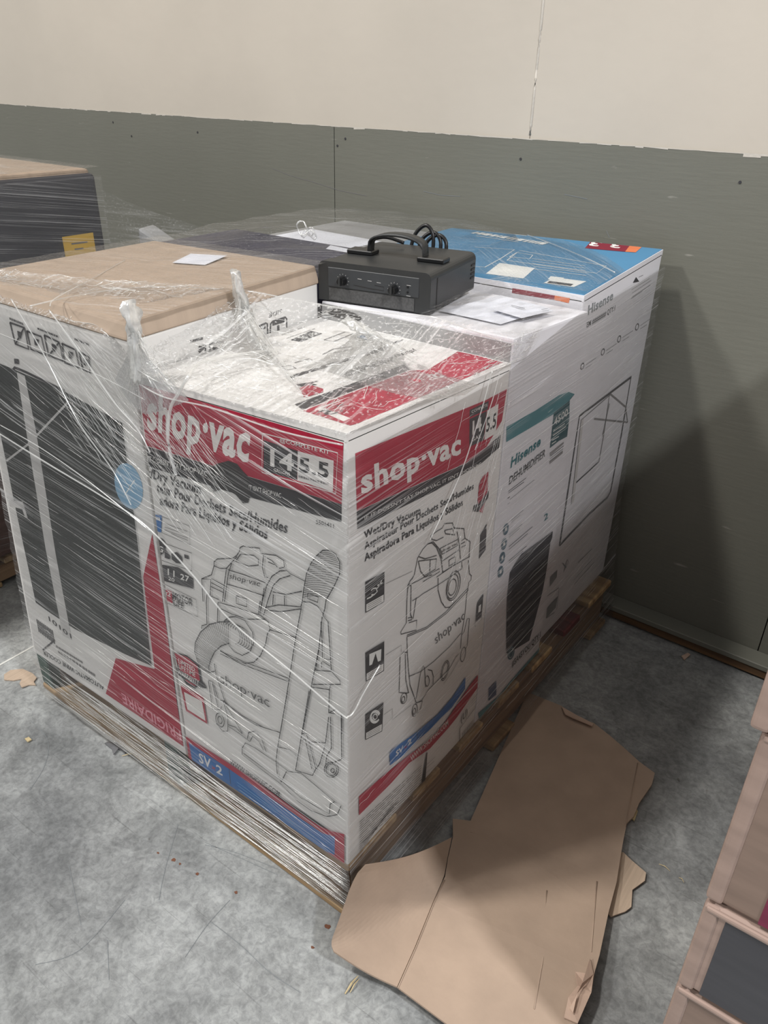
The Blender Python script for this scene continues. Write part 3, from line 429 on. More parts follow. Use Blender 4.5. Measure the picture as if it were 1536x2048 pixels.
  ('T', 'lettering', 'black', 'Aspirateur Pour Dechets Secs/Humides', (0.0374, 0.7655), (0.3311, 0.741), (0.0365, 0.7777), 0.022, 2),
  ('T', 'lettering', 'black', 'Aspiradora Para Liquidos y Sólidos', (0.0376, 0.747), (0.2993, 0.7237), (0.0367, 0.7598), 0.025, 2),
  ('P','warranty_shield','red',[(.3777,.7545),(.3808,.7133),(.3691,.6784),(.3559,.6886),(.3482,.7137),(.3493,.7433),(.3591,.7521)]),
  ('P','warranty_ribbon','dark',[(.335,.6972),(.3471,.6968),(.338,.7072),(.3517,.7036),(.3855,.7158),(.3867,.7021),(.3597,.6892),(.3542,.6875)]),
  ('L','line_drawing','ink',.0017,[[(.1473,.6397),(.1511,.6513),(.1645,.659),(.1719,.6865),(.1853,.6953),(.1977,.6986),(.2109,.6944),(.2255,.679),(.2419,.6494),(.2502,.6186)],[(.1977,.6986),(.2141,.695),(.2327,.6734),(.2455,.6476)],[(.1734,.6878),(.1934,.6737),(.227,.6633)],[(.174,.6792),(.182,.6562),(.1963,.638),(.2166,.6317)],[(.174,.6792),(.2277,.6565),(.2261,.6377),(.1928,.6421)],[(.2088,.6638),(.2091,.6422)],[(.2064,.709),(.2225,.7097),(.2392,.7083),(.2453,.7138),(.2703,.7036),(.277,.691),(.3094,.6751),(.316,.6532),(.335,.6374),(.3358,.6048)],[(.2064,.709),(.2104,.7009),(.2242,.6923),(.2446,.689)],[(.2467,.7007),(.2716,.6924),(.2805,.6765),(.251,.6923),(.2467,.7007)],[(.2362,.6717),(.2911,.6628),(.2945,.6501),(.2445,.6568),(.2362,.6717)],[(.246,.643),(.2995,.6387)],[(.2872,.6799),(.298,.6506),(.3059,.6174)],[(.2678,.6342),(.2878,.631),(.2893,.6189),(.2693,.6212),(.2678,.6342)],[(.2484,.6196),(.3029,.612),(.3376,.6062)],[(.3049,.654),(.316,.6532)],[(.3038,.6478),(.317,.646)],[(.3059,.6401),(.3199,.6378)],[(.2312,.6196),(.2879,.615),(.3105,.6105),(.3145,.5946)]]),
  ('T', 'lettering', 'ink', 'shop·vac', (0.2424, 0.6611), (0.2923, 0.6534), (0.2407, 0.6673), 0.004, 2),
  ('P','round_icon_panel','dark',[(.3702,.6346),(.3897,.6488),(.3951,.5921),(.373,.5838)]),
  ('L','line_drawing','ink',.0017,[[(.1654,.6604),(.1587,.6543),(.1544,.6547),(.1478,.6486),(.1466,.622),(.1478,.5771),(.1327,.5679),(.1344,.5628),(.1779,.5445),(.178,.5644),(.1553,.5727)],[(.1478,.6486),(.1738,.6424),(.2377,.6328),(.24,.6256),(.1907,.6324)],[(.1566,.6439),(.1588,.587),(.1639,.5758)],[(.1478,.6486),(.1566,.6429)],[(.1792,.6087),(.1926,.6084),(.241,.6004),(.3143,.5934)],[(.1792,.6087),(.1732,.6111),(.1669,.574)],[(.1615,.6116),(.1762,.6094)],[(.1517,.584),(.1637,.579)],[(.1521,.5787),(.164,.5737)],[(.2363,.6153),(.2389,.5891),(.2516,.5588),(.2669,.5382),(.281,.5311),(.3013,.5329)],[(.3106,.5569),(.3073,.5492),(.3021,.5438),(.2956,.5412),(.2883,.5416),(.2811,.545),(.2746,.551),(.2696,.559),(.2663,.5681),(.2652,.5775),(.2663,.5864),(.2695,.5937),(.2745,.599),(.2808,.6017),(.2879,.6015),(.295,.5985),(.3015,.5928),(.3068,.5849),(.3103,.5757),(.3116,.5661),(.3106,.5569)],[(.3045,.5592),(.3019,.5529),(.2977,.5483),(.2924,.5461),(.2865,.5463),(.2807,.549),(.2755,.5539),(.2714,.5604),(.2688,.5679),(.268,.5757),(.2689,.583),(.2715,.5891),(.2756,.5935),(.2807,.5958),(.2865,.5957),(.2922,.5933),(.2975,.5886),(.3017,.5822),(.3044,.5747),(.3054,.5667),(.3045,.5592)],[(.2981,.562),(.2963,.5578),(.2934,.5549),(.2897,.5536),(.2855,.5539),(.2814,.5559),(.2776,.5593),(.2746,.5638),(.2727,.5689),(.272,.5742),(.2725,.5791),(.2743,.5832),(.2772,.5861),(.2808,.5875),(.2849,.5872),(.289,.5853),(.2928,.582),(.2959,.5776),(.2979,.5724),(.2987,.567),(.2981,.562)],[(.1509,.5505),(.2095,.5317),(.268,.5276),(.3081,.5335),(.3427,.5391)],[(.1511,.5473),(.2098,.5283),(.2718,.5232),(.3436,.533)],[(.3341,.6005),(.3422,.5682),(.3506,.5593),(.35,.5508),(.3429,.5501),(.3424,.5415),(.3392,.5252),(.3391,.4863),(.3328,.4383)],[(.1511,.5462),(.1548,.5099),(.16,.4736),(.167,.435),(.1818,.3989),(.1896,.3789),(.2064,.3715),(.2287,.3821),(.2627,.3826),(.2979,.3831),(.3179,.3968)],[(.1625,.4574),(.1976,.4436),(.2404,.4382),(.2917,.4379),(.3301,.4447)],[(.153,.5142),(.1438,.5212),(.1338,.5192),(.1348,.4419),(.1584,.4238),(.1648,.4204)],[(.1486,.5138),(.1535,.4557),(.1632,.4216)],[(.1584,.4109),(.1571,.4083),(.1551,.4067),(.1525,.4062),(.1497,.407),(.1468,.4089),(.1443,.4118),(.1422,.4153),(.1409,.4192),(.1404,.423),(.1409,.4263),(.1421,.4289),(.1441,.4306),(.1467,.431),(.1495,.4303),(.1523,.4284),(.1549,.4256),(.157,.4221),(.1583,.4182),(.1588,.4144),(.1584,.4109)],[(.1525,.4136),(.1518,.4121),(.1508,.4112),(.1495,.4109),(.1481,.4113),(.1466,.4122),(.1454,.4136),(.1444,.4155),(.1437,.4175),(.1435,.4195),(.1438,.4213),(.1444,.4227),(.1455,.4236),(.1467,.4239),(.1482,.4236),(.1496,.4227),(.1509,.4212),(.1519,.4194),(.1525,.4174),(.1527,.4154),(.1525,.4136)],[(.1889,.389),(.198,.4388),(.2049,.4525),(.2106,.4418),(.2177,.3947)],[(.2211,.4324),(.2353,.4205),(.2421,.4016),(.2419,.3848)],[(.2287,.4013),(.2287,.3976),(.228,.3947),(.2267,.393),(.2249,.3926),(.2228,.3935),(.2205,.3956),(.2184,.3988),(.2167,.4027),(.2154,.4069),(.2147,.411),(.2147,.4146),(.2154,.4174),(.2167,.4191),(.2185,.4196),(.2206,.4187),(.2228,.4166),(.2249,.4135),(.2267,.4096),(.228,.4054),(.2287,.4013)],[(.1939,.358),(.193,.3543),(.1913,.3516),(.1891,.3502),(.1866,.3503),(.184,.3518),(.1816,.3546),(.1796,.3584),(.1782,.3628),(.1775,.3674),(.1777,.3717),(.1787,.3754),(.1803,.378),(.1825,.3794),(.185,.3794),(.1875,.3779),(.19,.3752),(.192,.3714),(.1934,.367),(.1941,.3624),(.1939,.358)],[(.1883,.3602),(.1878,.3583),(.187,.357),(.1859,.3563),(.1847,.3563),(.1834,.3571),(.1821,.3585),(.1811,.3604),(.1805,.3626),(.1801,.3649),(.1802,.367),(.1807,.3689),(.1815,.3702),(.1826,.3709),(.1839,.3709),(.1851,.3701),(.1864,.3688),(.1874,.3669),(.1881,.3647),(.1884,.3624),(.1883,.3602)],[(.1896,.3789),(.2099,.3689),(.2045,.3534),(.1949,.3508)],[(.2933,.3794),(.2908,.3739),(.2873,.37),(.2832,.3681),(.2789,.3682),(.2749,.3705),(.2715,.3745),(.2691,.38),(.2678,.3864),(.2679,.3931),(.2693,.3994),(.2718,.4047),(.2752,.4085),(.2793,.4105),(.2835,.4104),(.2875,.4083),(.2909,.4044),(.2934,.3989),(.2947,.3925),(.2947,.3858),(.2933,.3794)],[(.2895,.3825),(.2875,.3781),(.2849,.3747),(.2819,.3728),(.2788,.3726),(.276,.374),(.2737,.3769),(.2722,.381),(.2715,.3859),(.2718,.3912),(.273,.3963),(.275,.4007),(.2776,.404),(.2805,.4059),(.2835,.4062),(.2863,.4049),(.2886,.402),(.2902,.3979),(.2909,.393),(.2907,.3877),(.2895,.3825)],[(.3328,.4383),(.3417,.44),(.3492,.4664),(.3573,.4616),(.3583,.4274),(.3587,.3977),(.3519,.3921)],[(.3544,.3783),(.3532,.3738),(.3512,.3704),(.3486,.3685),(.3457,.3682),(.3428,.3696),(.3401,.3725),(.338,.3766),(.3366,.3816),(.336,.3869),(.3363,.392),(.3376,.3964),(.3395,.3997),(.3421,.4016),(.3449,.402),(.3478,.4007),(.3505,.3978),(.3527,.3938),(.3541,.3888),(.3547,.3835),(.3544,.3783)],[(.3289,.3971),(.3179,.3968)],[(.3328,.4383),(.3332,.4065)]]),
  ('L','leader_line','grey',.0009,[[(.0885,.6833),(.1577,.6692)]]),
  ('L','leader_line','grey',.0009,[[(.0933,.5477),(.1356,.5402),(.1363,.5261)]]),
  ('L','leader_line','grey',.0009,[[(.0933,.4249),(.1167,.4199),(.1177,.3949),(.1732,.3862)]]),
  ('L','leader_line','grey',.0009,[[(.3519,.3921),(.3,.3643),(.2792,.3588)]]),
  ('T', 'lettering', 'inkline', 'shop·vac', (0.2419, 0.4752), (0.3392, 0.4723), (0.2347, 0.4988), 0, 2),
  ('P','icon_panel','black',[(.0395,.7131),(.0844,.7063),(.0857,.6524),(.0403,.6589)]),
  ('P','icon_caption','white',[(.042,.6603),(.0838,.6543),(.0835,.6669),(.0418,.673)]),
  ('L','fine_print','grey',.001,[[(.0446,.6633),(.0786,.6583)],[(.0445,.6666),(.0785,.6616)],[(.0445,.6699),(.0785,.6649)]]),
  ('P','icon_panel','black',[(.0412,.5864),(.0882,.5783),(.0896,.519),(.0433,.5289)]),
  ('P','icon_caption','white',[(.045,.5303),(.0877,.5212),(.0873,.535),(.0445,.5438)]),
  ('L','fine_print','grey',.001,[[(.0476,.5333),(.0824,.5259)],[(.0475,.5368),(.0823,.5295)],[(.0473,.5403),(.0822,.5331)]]),
  ('P','icon_panel','black',[(.0429,.464),(.0901,.4541),(.0887,.3919),(.0431,.4086)]),
  ('P','icon_caption','white',[(.0449,.4096),(.0868,.3945),(.0872,.409),(.0448,.4226)]),
  ('L','fine_print','grey',.001,[[(.0475,.4121),(.0818,.4001)],[(.0475,.4154),(.0819,.4039)],[(.0475,.4188),(.082,.4077)]]),
  ('L','icon_drawing','paper',.0022,[[(.052,.6913),(.0568,.6922),(.0643,.6891),(.067,.6813),(.0596,.6799),(.0533,.6834)],[(.0669,.6868),(.0779,.6953)],[(.0667,.6923),(.0794,.69)],[(.0424,.6823),(.0522,.6804),(.0571,.6804)]]),
  ('P','icon_drawing','paper',[(.0503,.5776),(.0805,.5681),(.0798,.5462),(.0506,.5554)]),
  ('P','icon_drawing','black',[(.0659,.5694),(.0731,.5465),(.0572,.5531)]),
  ('L','icon_drawing','paper',.005,[[(.078,.4265),(.0759,.4255),(.0733,.4256),(.0703,.4267),(.0671,.4287),(.0639,.4316),(.0611,.435),(.0587,.4387),(.057,.4425),(.0561,.4461),(.056,.4492),(.0568,.4517),(.0583,.4532),(.0605,.4539),(.0633,.4534),(.0663,.452),(.0695,.4498),(.0726,.4467),(.0753,.4432),(.0775,.4393),(.079,.4355)]]),
  ('L','icon_drawing','paper',.002,[[(.0732,.4348),(.0726,.4335),(.0715,.4329),(.07,.4329),(.0683,.4336),(.0665,.4349),(.0649,.4367),(.0635,.4388),(.0625,.441),(.0621,.443),(.0622,.4447),(.0628,.446),(.0639,.4466),(.0653,.4466),(.067,.4459),(.0688,.4446),(.0705,.4428),(.0719,.4408),(.0728,.4386),(.0733,.4365),(.0732,.4348)]]),
  ('P','badge_panel','dark',[(.3821,.4839),(.4017,.493),(.4027,.4385),(.3832,.439)]),
  ('P','badge_spot','paper',[(.3877,.4725),(.3966,.4722),(.397,.4552),(.388,.4579)]),
  ('L','panel_frame','black',.001,[[(.3821,.4839),(.4017,.493),(.4038,.4317),(.381,.4282),(.3821,.4839)]]),
  ('P','blue_banner','blue',[(.1112,.3231),(.1187,.3263),(.1965,.3065),(.263,.2965),(.3139,.3008),(.3614,.3194),(.3636,.2887),(.3169,.2747),(.2757,.2777),(.2364,.2778),(.1982,.2833),(.1586,.282),(.1139,.2923)]),
  ('T', 'lettering', 'white', 'SV', (0.1307, 0.2994), (0.153, 0.2956), (0.1301, 0.3132), 0.03, 3),
  ('T', 'lettering', 'white', '2', (0.1669, 0.2957), (0.1792, 0.2935), (0.1661, 0.309), 0.03, 3),
  ('T', 'lettering', 'red', 'x', (0.1546, 0.2969), (0.165, 0.2955), (0.1549, 0.303), 0.02, 3),
  ('L','banner_divider','dark',.0012,[[(.1966,.3059),(.1968,.2845)]]),
  ('P','red_band','red',[(.0269,.2959),(.0868,.286),(.1725,.2693),(.228,.2533),(.2711,.2506),(.3003,.255),(.3443,.2707),(.3821,.2843),(.4129,.2905),(.4161,.2535),(.3759,.2422),(.3414,.2319),(.3109,.2277),(.2445,.2259),(.1738,.2472),(.119,.2448),(.0788,.2471),(.0272,.2503)]),
  ('T', 'lettering', 'white', 'WWW.SHOPVAC.COM', (0.1806, 0.2454), (0.308, 0.2368), (0.1768, 0.2625), 0.008, 3),
  ('L','fine_print','dark',.0013,[[(.0291,.2318),(.0437,.2297)],[(.0463,.2293),(.0694,.2259)],[(.0721,.2256),(.0912,.2228)],[(.0939,.2224),(.12,.2186)],[(.1228,.2182),(.1505,.2142)],[(.1534,.2138),(.1652,.2121)],[(.1682,.2116),(.1786,.2101)],[(.1816,.2097),(.2177,.2045)],[(.0291,.2262),(.0444,.2239)],[(.047,.2235),(.0619,.2213)],[(.0645,.2209),(.1006,.2155)],[(.1034,.2151),(.126,.2117)],[(.1289,.2113),(.163,.2062)],[(.166,.2058),(.1905,.2021)],[(.1936,.2017),(.2183,.198)],[(.0291,.2206),(.0416,.2187)],[(.0442,.2183),(.0698,.2144)],[(.0725,.2139),(.1054,.2089)],[(.1082,.2085),(.1325,.2047)],[(.1354,.2043),(.167,.1994)],[(.17,.199),(.2007,.1942)],[(.2038,.1938),(.2163,.1919)],[(.0292,.215),(.0576,.2105)],[(.0603,.2101),(.0852,.2061)],[(.0879,.2057),(.1055,.2029)],[(.1083,.2025),(.1186,.2008)],[(.1215,.2004),(.1563,.1949)],[(.1593,.1944),(.1836,.1906)],[(.1867,.1901),(.2193,.1849)],[(.0292,.2093),(.0609,.2042)],[(.0636,.2037),(.0921,.1991)],[(.0948,.1987),(.1303,.1929)],[(.1332,.1924),(.1545,.189)],[(.1575,.1885),(.1919,.1829)],[(.195,.1824),(.2194,.1784)],[(.0293,.2036),(.0626,.1981)],[(.0652,.1976),(.0984,.1921)],[(.1012,.1916),(.1133,.1896)],[(.1162,.1891),(.1296,.1869)],[(.1325,.1864),(.1486,.1837)],[(.1516,.1832),(.1909,.1767)],[(.194,.1762),(.2182,.1721)],[(.0293,.1979),(.0544,.1936)],[(.0571,.1932),(.0742,.1902)],[(.0769,.1898),(.1001,.1858)],[(.1029,.1853),(.1234,.1818)],[(.1262,.1813),(.1462,.1779)],[(.1492,.1774),(.1768,.1727)],[(.1798,.1722),(.2083,.1673)],[(.2115,.1667),(.2208,.1651)],[(.0293,.1922),(.056,.1875)],[(.0587,.187),(.0931,.181)],[(.0959,.1805),(.1298,.1746)],[(.1327,.174),(.1721,.1671)],[(.1752,.1666),(.2064,.1611)],[(.2095,.1605),(.2213,.1585)],[(.0294,.1864),(.0609,.1808)],[(.0636,.1803),(.0993,.1738)],[(.1021,.1733),(.1377,.1669)],[(.1407,.1664),(.1677,.1615)],[(.1707,.161),(.2031,.1551)],[(.2063,.1546),(.2218,.1518)],[(.0294,.1807),(.0602,.175)],[(.0629,.1745),(.0878,.1699)],[(.0905,.1694),(.1079,.1662)],[(.1108,.1656),(.1222,.1635)],[(.1251,.163),(.1602,.1565)],[(.1632,.156),(.2042,.1484)],[(.2073,.1478),(.2208,.1453)],[(.0295,.1749),(.0595,.1692)],[(.0622,.1687),(.0825,.1648)],[(.0853,.1643),(.0989,.1617)],[(.1017,.1612),(.1196,.1578)],[(.1225,.1573),(.155,.1511)],[(.158,.1506),(.1952,.1435)],[(.1983,.1429),(.2103,.1407)],[(.2135,.1401),(.2229,.1383)],[(.0295,.169),(.0357,.1693)],[(.0373,.1694),(.0548,.1701)],[(.0565,.1701),(.0677,.1706)],[(.0694,.1707),(.0902,.1715)],[(.092,.1716),(.1151,.1725)],[(.1168,.1726),(.1319,.1732)],[(.1337,.1733),(.1447,.1737)],[(.0296,.1632),(.0395,.1645)],[(.0411,.1647),(.0475,.1655)],[(.0491,.1657),(.0639,.1676)],[(.0655,.1678),(.0714,.1685)],[(.073,.1687),(.0816,.1698)],[(.0832,.17),(.0953,.1716)],[(.097,.1718),(.1126,.1738)],[(.1143,.174),(.1225,.1751)],[(.1242,.1753),(.1306,.1761)],[(.1323,.1763),(.138,.177)],[(.0296,.1573),(.0391,.1595)],[(.0406,.1598),(.0598,.1641)],[(.0613,.1645),(.0799,.1687)],[(.0814,.169),(.0923,.1715)],[(.0939,.1719),(.1062,.1746)],[(.1077,.175),(.1212,.178)],[(.1227,.1784),(.1313,.1803)],[(.0296,.1514),(.0425,.1558)],[(.0438,.1562),(.0563,.1604)],[(.0577,.1609),(.0712,.1655)],[(.0726,.166),(.0908,.1721)],[(.0923,.1726),(.1045,.1767)],[(.1059,.1772),(.1171,.181)],[(.1186,.1815),(.1247,.1836)]]),
  ('L','fine_print','grey',.001,[[(.2294,.1918),(.2663,.1858)],[(.232,.1827),(.2634,.1769)],[(.2331,.1691),(.3124,.1444)],[(.2342,.1554),(.3133,.1364)],[(.235,.1446),(.2521,.1382)]]),
  ('P','tear','hole',[(.2357,.2236),(.2359,.1918),(.2326,.161),(.2348,.1246),(.2219,.1125),(.2195,.1356),(.2261,.1667),(.2295,.2),(.2332,.2243)]),
  ('L','barcode_frame','black',.0022,[[(.3603,.1282),(.3566,.1893),(.4209,.2029),(.4283,.1394),(.3603,.1282)]]),
  ('L','barcode','black',.0012,[[(.3696,.1676),(.3713,.1326)],[(.374,.1681),(.3758,.1331)],[(.3785,.1685),(.3803,.1336)],[(.383,.1689),(.3848,.1342)],[(.3875,.1693),(.3893,.1347)],[(.392,.1697),(.3939,.1352)],[(.3966,.1701),(.3984,.1357)],[(.4011,.1706),(.403,.1363)],[(.4057,.171),(.4076,.1368)],[(.4103,.1714),(.4123,.1373)]]),
  ('T', 'lettering', 'black', '(U)', (0.3589, 0.2032), (0.3828, 0.2062), (0.3581, 0.2248), 0.01, 2),
  ('L','fine_print','grey',.0009,[[(.3973,.2349),(.4178,.2369)],[(.3963,.2272),(.4183,.2281)],[(.3975,.2193),(.4183,.2196)]]),
 ],
 'dehu_side': [
  ('P','teal_band','teal',[(.4286,.8185),(.5371,.8147),(.6333,.8155),(.6763,.8102),(.7106,.7956),(.6901,.7919),(.6884,.7888),(.621,.7818),(.4337,.7888)]),
  ('P','teal_label','darkteal',[(.6204,.7839),(.6899,.7891),(.7006,.7471),(.7031,.7081),(.6641,.7118),(.6239,.7103)]),
  ('T', 'lettering', 'white', '4500', (0.6292, 0.7549), (0.6902, 0.7578), (0.6258, 0.772), 0.006, 3),
  ('L','fine_print','white',.002,[[(.6289,.7434),(.6812,.7434)],[(.6305,.7344),(.6894,.7346)],[(.6301,.7247),(.6608,.7229)],[(.6302,.7173),(.6495,.7168)]]),
  ('T', 'lettering', 'tealink', 'Hisense', (0.4605, 0.7299), (0.5768, 0.7334), (0.4617, 0.7511), 0.032, 2),
  ('T', 'lettering', 'black', 'DEHUMIDIFIER', (0.4618, 0.6956), (0.6052, 0.7007), (0.4619, 0.7127), 0.022, 2),
  ('L','fine_print','dark',.0015,[[(.4628,.6822),(.532,.6823)],[(.4636,.6783),(.5238,.677)]]),
  ('L','fine_print','dark',.002,[[(.4631,.6678),(.471,.6681)]]),
  ('L','fine_print','grey',.0012,[[(.4724,.6615),(.5701,.6637)],[(.4658,.6546),(.4737,.6548)],[(.4874,.6105),(.5364,.6119)],[(.4893,.6059),(.5257,.6063)]]),
  ('L','barcode','dark',.0016,[[(.6309,.6909),(.6916,.6921)],[(.6307,.6859),(.6908,.686)]]),
  ('P','barcode_block','grey',[(.6268,.6999),(.6886,.7021),(.6891,.6968),(.6288,.6929)]),
  ('P','barcode_block','grey',[(.6311,.6807),(.6902,.6823),(.6912,.6755),(.6322,.6732)]),
  ('P','round_icon','slate',[(.4804,.5943),(.4786,.5903),(.4754,.5879),(.4712,.5874),(.4668,.5889),(.4629,.5922),(.4599,.5967),(.4584,.6018),(.4586,.6067),(.4604,.6106),(.4635,.613),(.4676,.6136),(.472,.6122),(.476,.6089),(.479,.6044),(.4806,.5993),(.4804,.5943)]),
  ('P','round_icon_mark','white',[(.4652,.6035),(.4712,.6053),(.4738,.5965),(.4675,.5964)]),
  ('P','round_icon','slate',[(.4795,.5624),(.4777,.5584),(.4744,.5559),(.4702,.5555),(.4658,.5571),(.4618,.5605),(.4588,.5652),(.4573,.5704),(.4574,.5754),(.4593,.5794),(.4625,.5818),(.4666,.5823),(.471,.5808),(.475,.5774),(.4781,.5728),(.4796,.5675),(.4795,.5624)]),
  ('P','round_icon_mark','white',[(.4642,.572),(.4702,.5737),(.4729,.5647),(.4665,.5647)]),
  ('P','round_icon','slate',[(.4786,.5323),(.4767,.5281),(.4734,.5257),(.4692,.5253),(.4647,.527),(.4607,.5305),(.4577,.5353),(.4561,.5407),(.4563,.5458),(.4581,.5498),(.4614,.5523),(.4655,.5527),(.47,.5511),(.474,.5476),(.4771,.5428),(.4787,.5374),(.4786,.5323)]),
  ('P','round_icon_mark','white',[(.4631,.5422),(.4692,.5439),(.4719,.5347),(.4654,.5348)]),
  ('P','round_icon','slate',[(.4778,.5006),(.4759,.4964),(.4726,.494),(.4683,.4936),(.4638,.4955),(.4597,.4991),(.4567,.5041),(.4551,.5096),(.4553,.5147),(.4572,.5188),(.4604,.5213),(.4646,.5217),(.4691,.5199),(.4732,.5163),(.4763,.5114),(.4779,.5059),(.4778,.5006)]),
  ('P','round_icon_mark','white',[(.4622,.511),(.4683,.5127),(.471,.5032),(.4645,.5034)]),
  ('L','fine_print','dark',.0015,[[(.4852,.581),(.537,.5815)],[(.4863,.5754),(.5287,.5756)],[(.491,.5523),(.5887,.5518)],[(.4925,.5451),(.5702,.5444)],[(.4984,.5164),(.5722,.5147)],[(.4995,.511),(.5583,.5095)]]),
  ('T', 'lettering', 'tealink', '2', (0.6444, 0.539), (0.6622, 0.5394), (0.6398, 0.5562), 0.004, 2),
  ('P','appliance_picture','appl',[(.5088,.4838),(.5302,.4976),(.5532,.5054),(.5947,.5017),(.6979,.4915),(.6998,.4746),(.6937,.4657),(.6944,.3903),(.6897,.3431),(.6713,.2801),(.653,.2254),(.5844,.2459),(.5386,.2625),(.5247,.3272),(.5086,.425),(.5099,.4666)]),
  ('L','appliance_highlight','appl2',.0016,[[(.5088,.4838),(.6009,.4762),(.6937,.4657)],[(.5532,.5054),(.6965,.4761)],[(.6784,.4701),(.6688,.3792),(.6474,.2845),(.6421,.2356)],[(.5247,.3574),(.6573,.336)],[(.5168,.409),(.6651,.3934)]]),
  ('P','round_seal','slate',[(.5785,.2364),(.5767,.2318),(.5733,.2289),(.5688,.2281),(.5635,.2293),(.558,.2326),(.5529,.2375),(.5486,.2435),(.5455,.2501),(.544,.2566),(.5441,.2623),(.5459,.2669),(.5492,.2697),(.5536,.2706),(.5588,.2694),(.5642,.2663),(.5694,.2615),(.5738,.2555),(.577,.2489),(.5786,.2423),(.5785,.2364)]),
  ('L','round_seal_ring','white',.001,[[(.5723,.2411),(.571,.2378),(.5688,.2357),(.5659,.235),(.5625,.2357),(.5589,.2377),(.5556,.2409),(.5529,.2449),(.551,.2493),(.55,.2538),(.5502,.2578),(.5514,.261),(.5535,.2631),(.5564,.2639),(.5598,.2632),(.5633,.2613),(.5666,.2581),(.5694,.2542),(.5714,.2497),(.5724,.2452),(.5723,.2411)]]),
  ('T', 'lettering', 'black', '#5A45YOU QTY:1', (0.5751, 0.2001), (0.7159, 0.1981), (0.5713, 0.2185), 0.025, 2),
  ('L','fine_print','grey',.0016,[[(.644,.1909),(.7113,.1924)]]),
  ('P','blue_square','steel',[(.4704,.2128),(.5037,.2114),(.5112,.1673),(.477,.1738)]),
  ('P','teal_band','teal',[(.4336,.1715),(.5231,.1538),(.5866,.158),(.654,.1604),(.725,.163),(.741,.1493),(.6718,.1346),(.6039,.1288),(.534,.1238),(.4411,.1293)]),
 ],
 'fridge_side': [
  ('T', 'lettering', 'greytext', 'Hisense', (0.7633, 0.9369), (0.8866, 0.9443), (0.7602, 0.9563), 0.03, 2),
  ('T', 'lettering', 'dark', 'ITEM ####### QTY:1', (0.7535, 0.9105), (0.9083, 0.9178), (0.7518, 0.922), 0.006, 2),
  ('P','warning_triangle','dark',[(.9896,.9594),(1.0298,.9554),(1.0038,.9693)]),
  ('L','fine_print','grey',.0012,[[(1.0225,.9662),(1.0469,.9664)],[(.9898,.9451),(1.0948,.9515)],[(.9965,.937),(1.1086,.945)],[(1.0009,.9276),(1.1088,.9349)],[(.9965,.9249),(1.0608,.929)]]),
  ('L','round_icon','dark',.0022,[[(.7827,.8288),(.7811,.8264),(.7782,.8251),(.7746,.8251),(.7711,.8263),(.7684,.8286),(.7669,.8315),(.767,.8344),(.7687,.8367),(.7715,.838),(.775,.8381),(.7785,.8368),(.7813,.8345),(.7828,.8317),(.7827,.8288)]]),
  ('L','fine_print','grey',.0012,[[(.7913,.8301),(.844,.8319)],[(.7939,.8226),(.8264,.8232)]]),
  ('L','round_icon','dark',.0022,[[(.8859,.8334),(.8842,.831),(.8811,.8296),(.8772,.8296),(.8734,.8309),(.8703,.8333),(.8686,.8362),(.8686,.8392),(.8703,.8417),(.8734,.843),(.8772,.8431),(.8811,.8418),(.8842,.8394),(.8859,.8365),(.8859,.8334)]]),
  ('L','fine_print','grey',.0012,[[(.8953,.8348),(.953,.8369)],[(.8985,.827),(.934,.8277)]]),
  ('L','round_icon','dark',.0022,[[(.973,.8415),(.9712,.839),(.9679,.8376),(.9637,.8375),(.9595,.8388),(.9562,.8413),(.9543,.8444),(.9542,.8475),(.956,.85),(.9592,.8514),(.9634,.8515),(.9675,.8502),(.9709,.8477),(.9729,.8446),(.973,.8415)]]),
  ('L','fine_print','grey',.0012,[[(.983,.843),(1.0449,.8453)],[(.9866,.8349),(1.0248,.8358)]]),
  ('L','round_icon','dark',.0022,[[(1.0789,.8453),(1.0771,.8426),(1.0735,.8411),(1.069,.8411),(1.0644,.8425),(1.0606,.845),(1.0585,.8482),(1.0583,.8514),(1.0602,.854),(1.0637,.8555),(1.0682,.8556),(1.0728,.8543),(1.0765,.8517),(1.0788,.8485),(1.0789,.8453)]]),
  ('L','fine_print','grey',.0012,[[(1.0898,.8468),(1.1573,.8494)],[(1.094,.8384),(1.1356,.8394)]]),
  ('L','appliance_outline','dark',.0075,[[(.7978,.4006),(.799,.5654),(.7997,.7177),(1.0901,.7242),(1.0959,.5708),(1.0917,.42),(1.0769,.4093),(.9624,.4116),(.7978,.4006)]]),
  ('L','appliance_outline','grey',.004,[[(.8314,.4932),(.8132,.7041),(.9618,.7161),(.9691,.6137),(.9669,.5486),(.9529,.5493),(.8365,.5447)],[(.8365,.5447),(.9001,.5466),(.9629,.5501)],[(.9618,.7161),(.9682,.7171),(1.0912,.6489),(1.1259,.5984)],[(.8892,.6827),(1.1259,.5984)],[(.9611,.6164),(.971,.6938)]]),
  ('P','door_shade','lightgrey',[(.8314,.4932),(.8132,.7041),(.8258,.7028),(.8444,.4923)]),
  ('L','fine_print','greytext',.003,[[(.9377,.282),(1.0249,.2807)],[(.8334,.3347),(.8615,.3071)],[(.8507,.2992),(.8606,.331)]]),
  ('P','icon_panel','greytext',[(.7694,.3279),(.8062,.33),(.8098,.3066),(.7759,.2983)]),
  ('P','icon_panel','greytext',[(.7794,.2358),(.8364,.238),(.8329,.2051),(.782,.2033)]),
  ('L','panel_frame','greytext',.002,[[(.8485,.3064),(.8608,.3302),(.8712,.3183),(.8563,.3024)],[(.7685,.2758),(.8357,.2625),(.8421,.1963)],[(.782,.2033),(.8299,.1927)],[(.9252,.2352),(1.0398,.2404)],[(.9379,.2177),(1.0619,.222)]]),
 ],
 'cooler_front': [
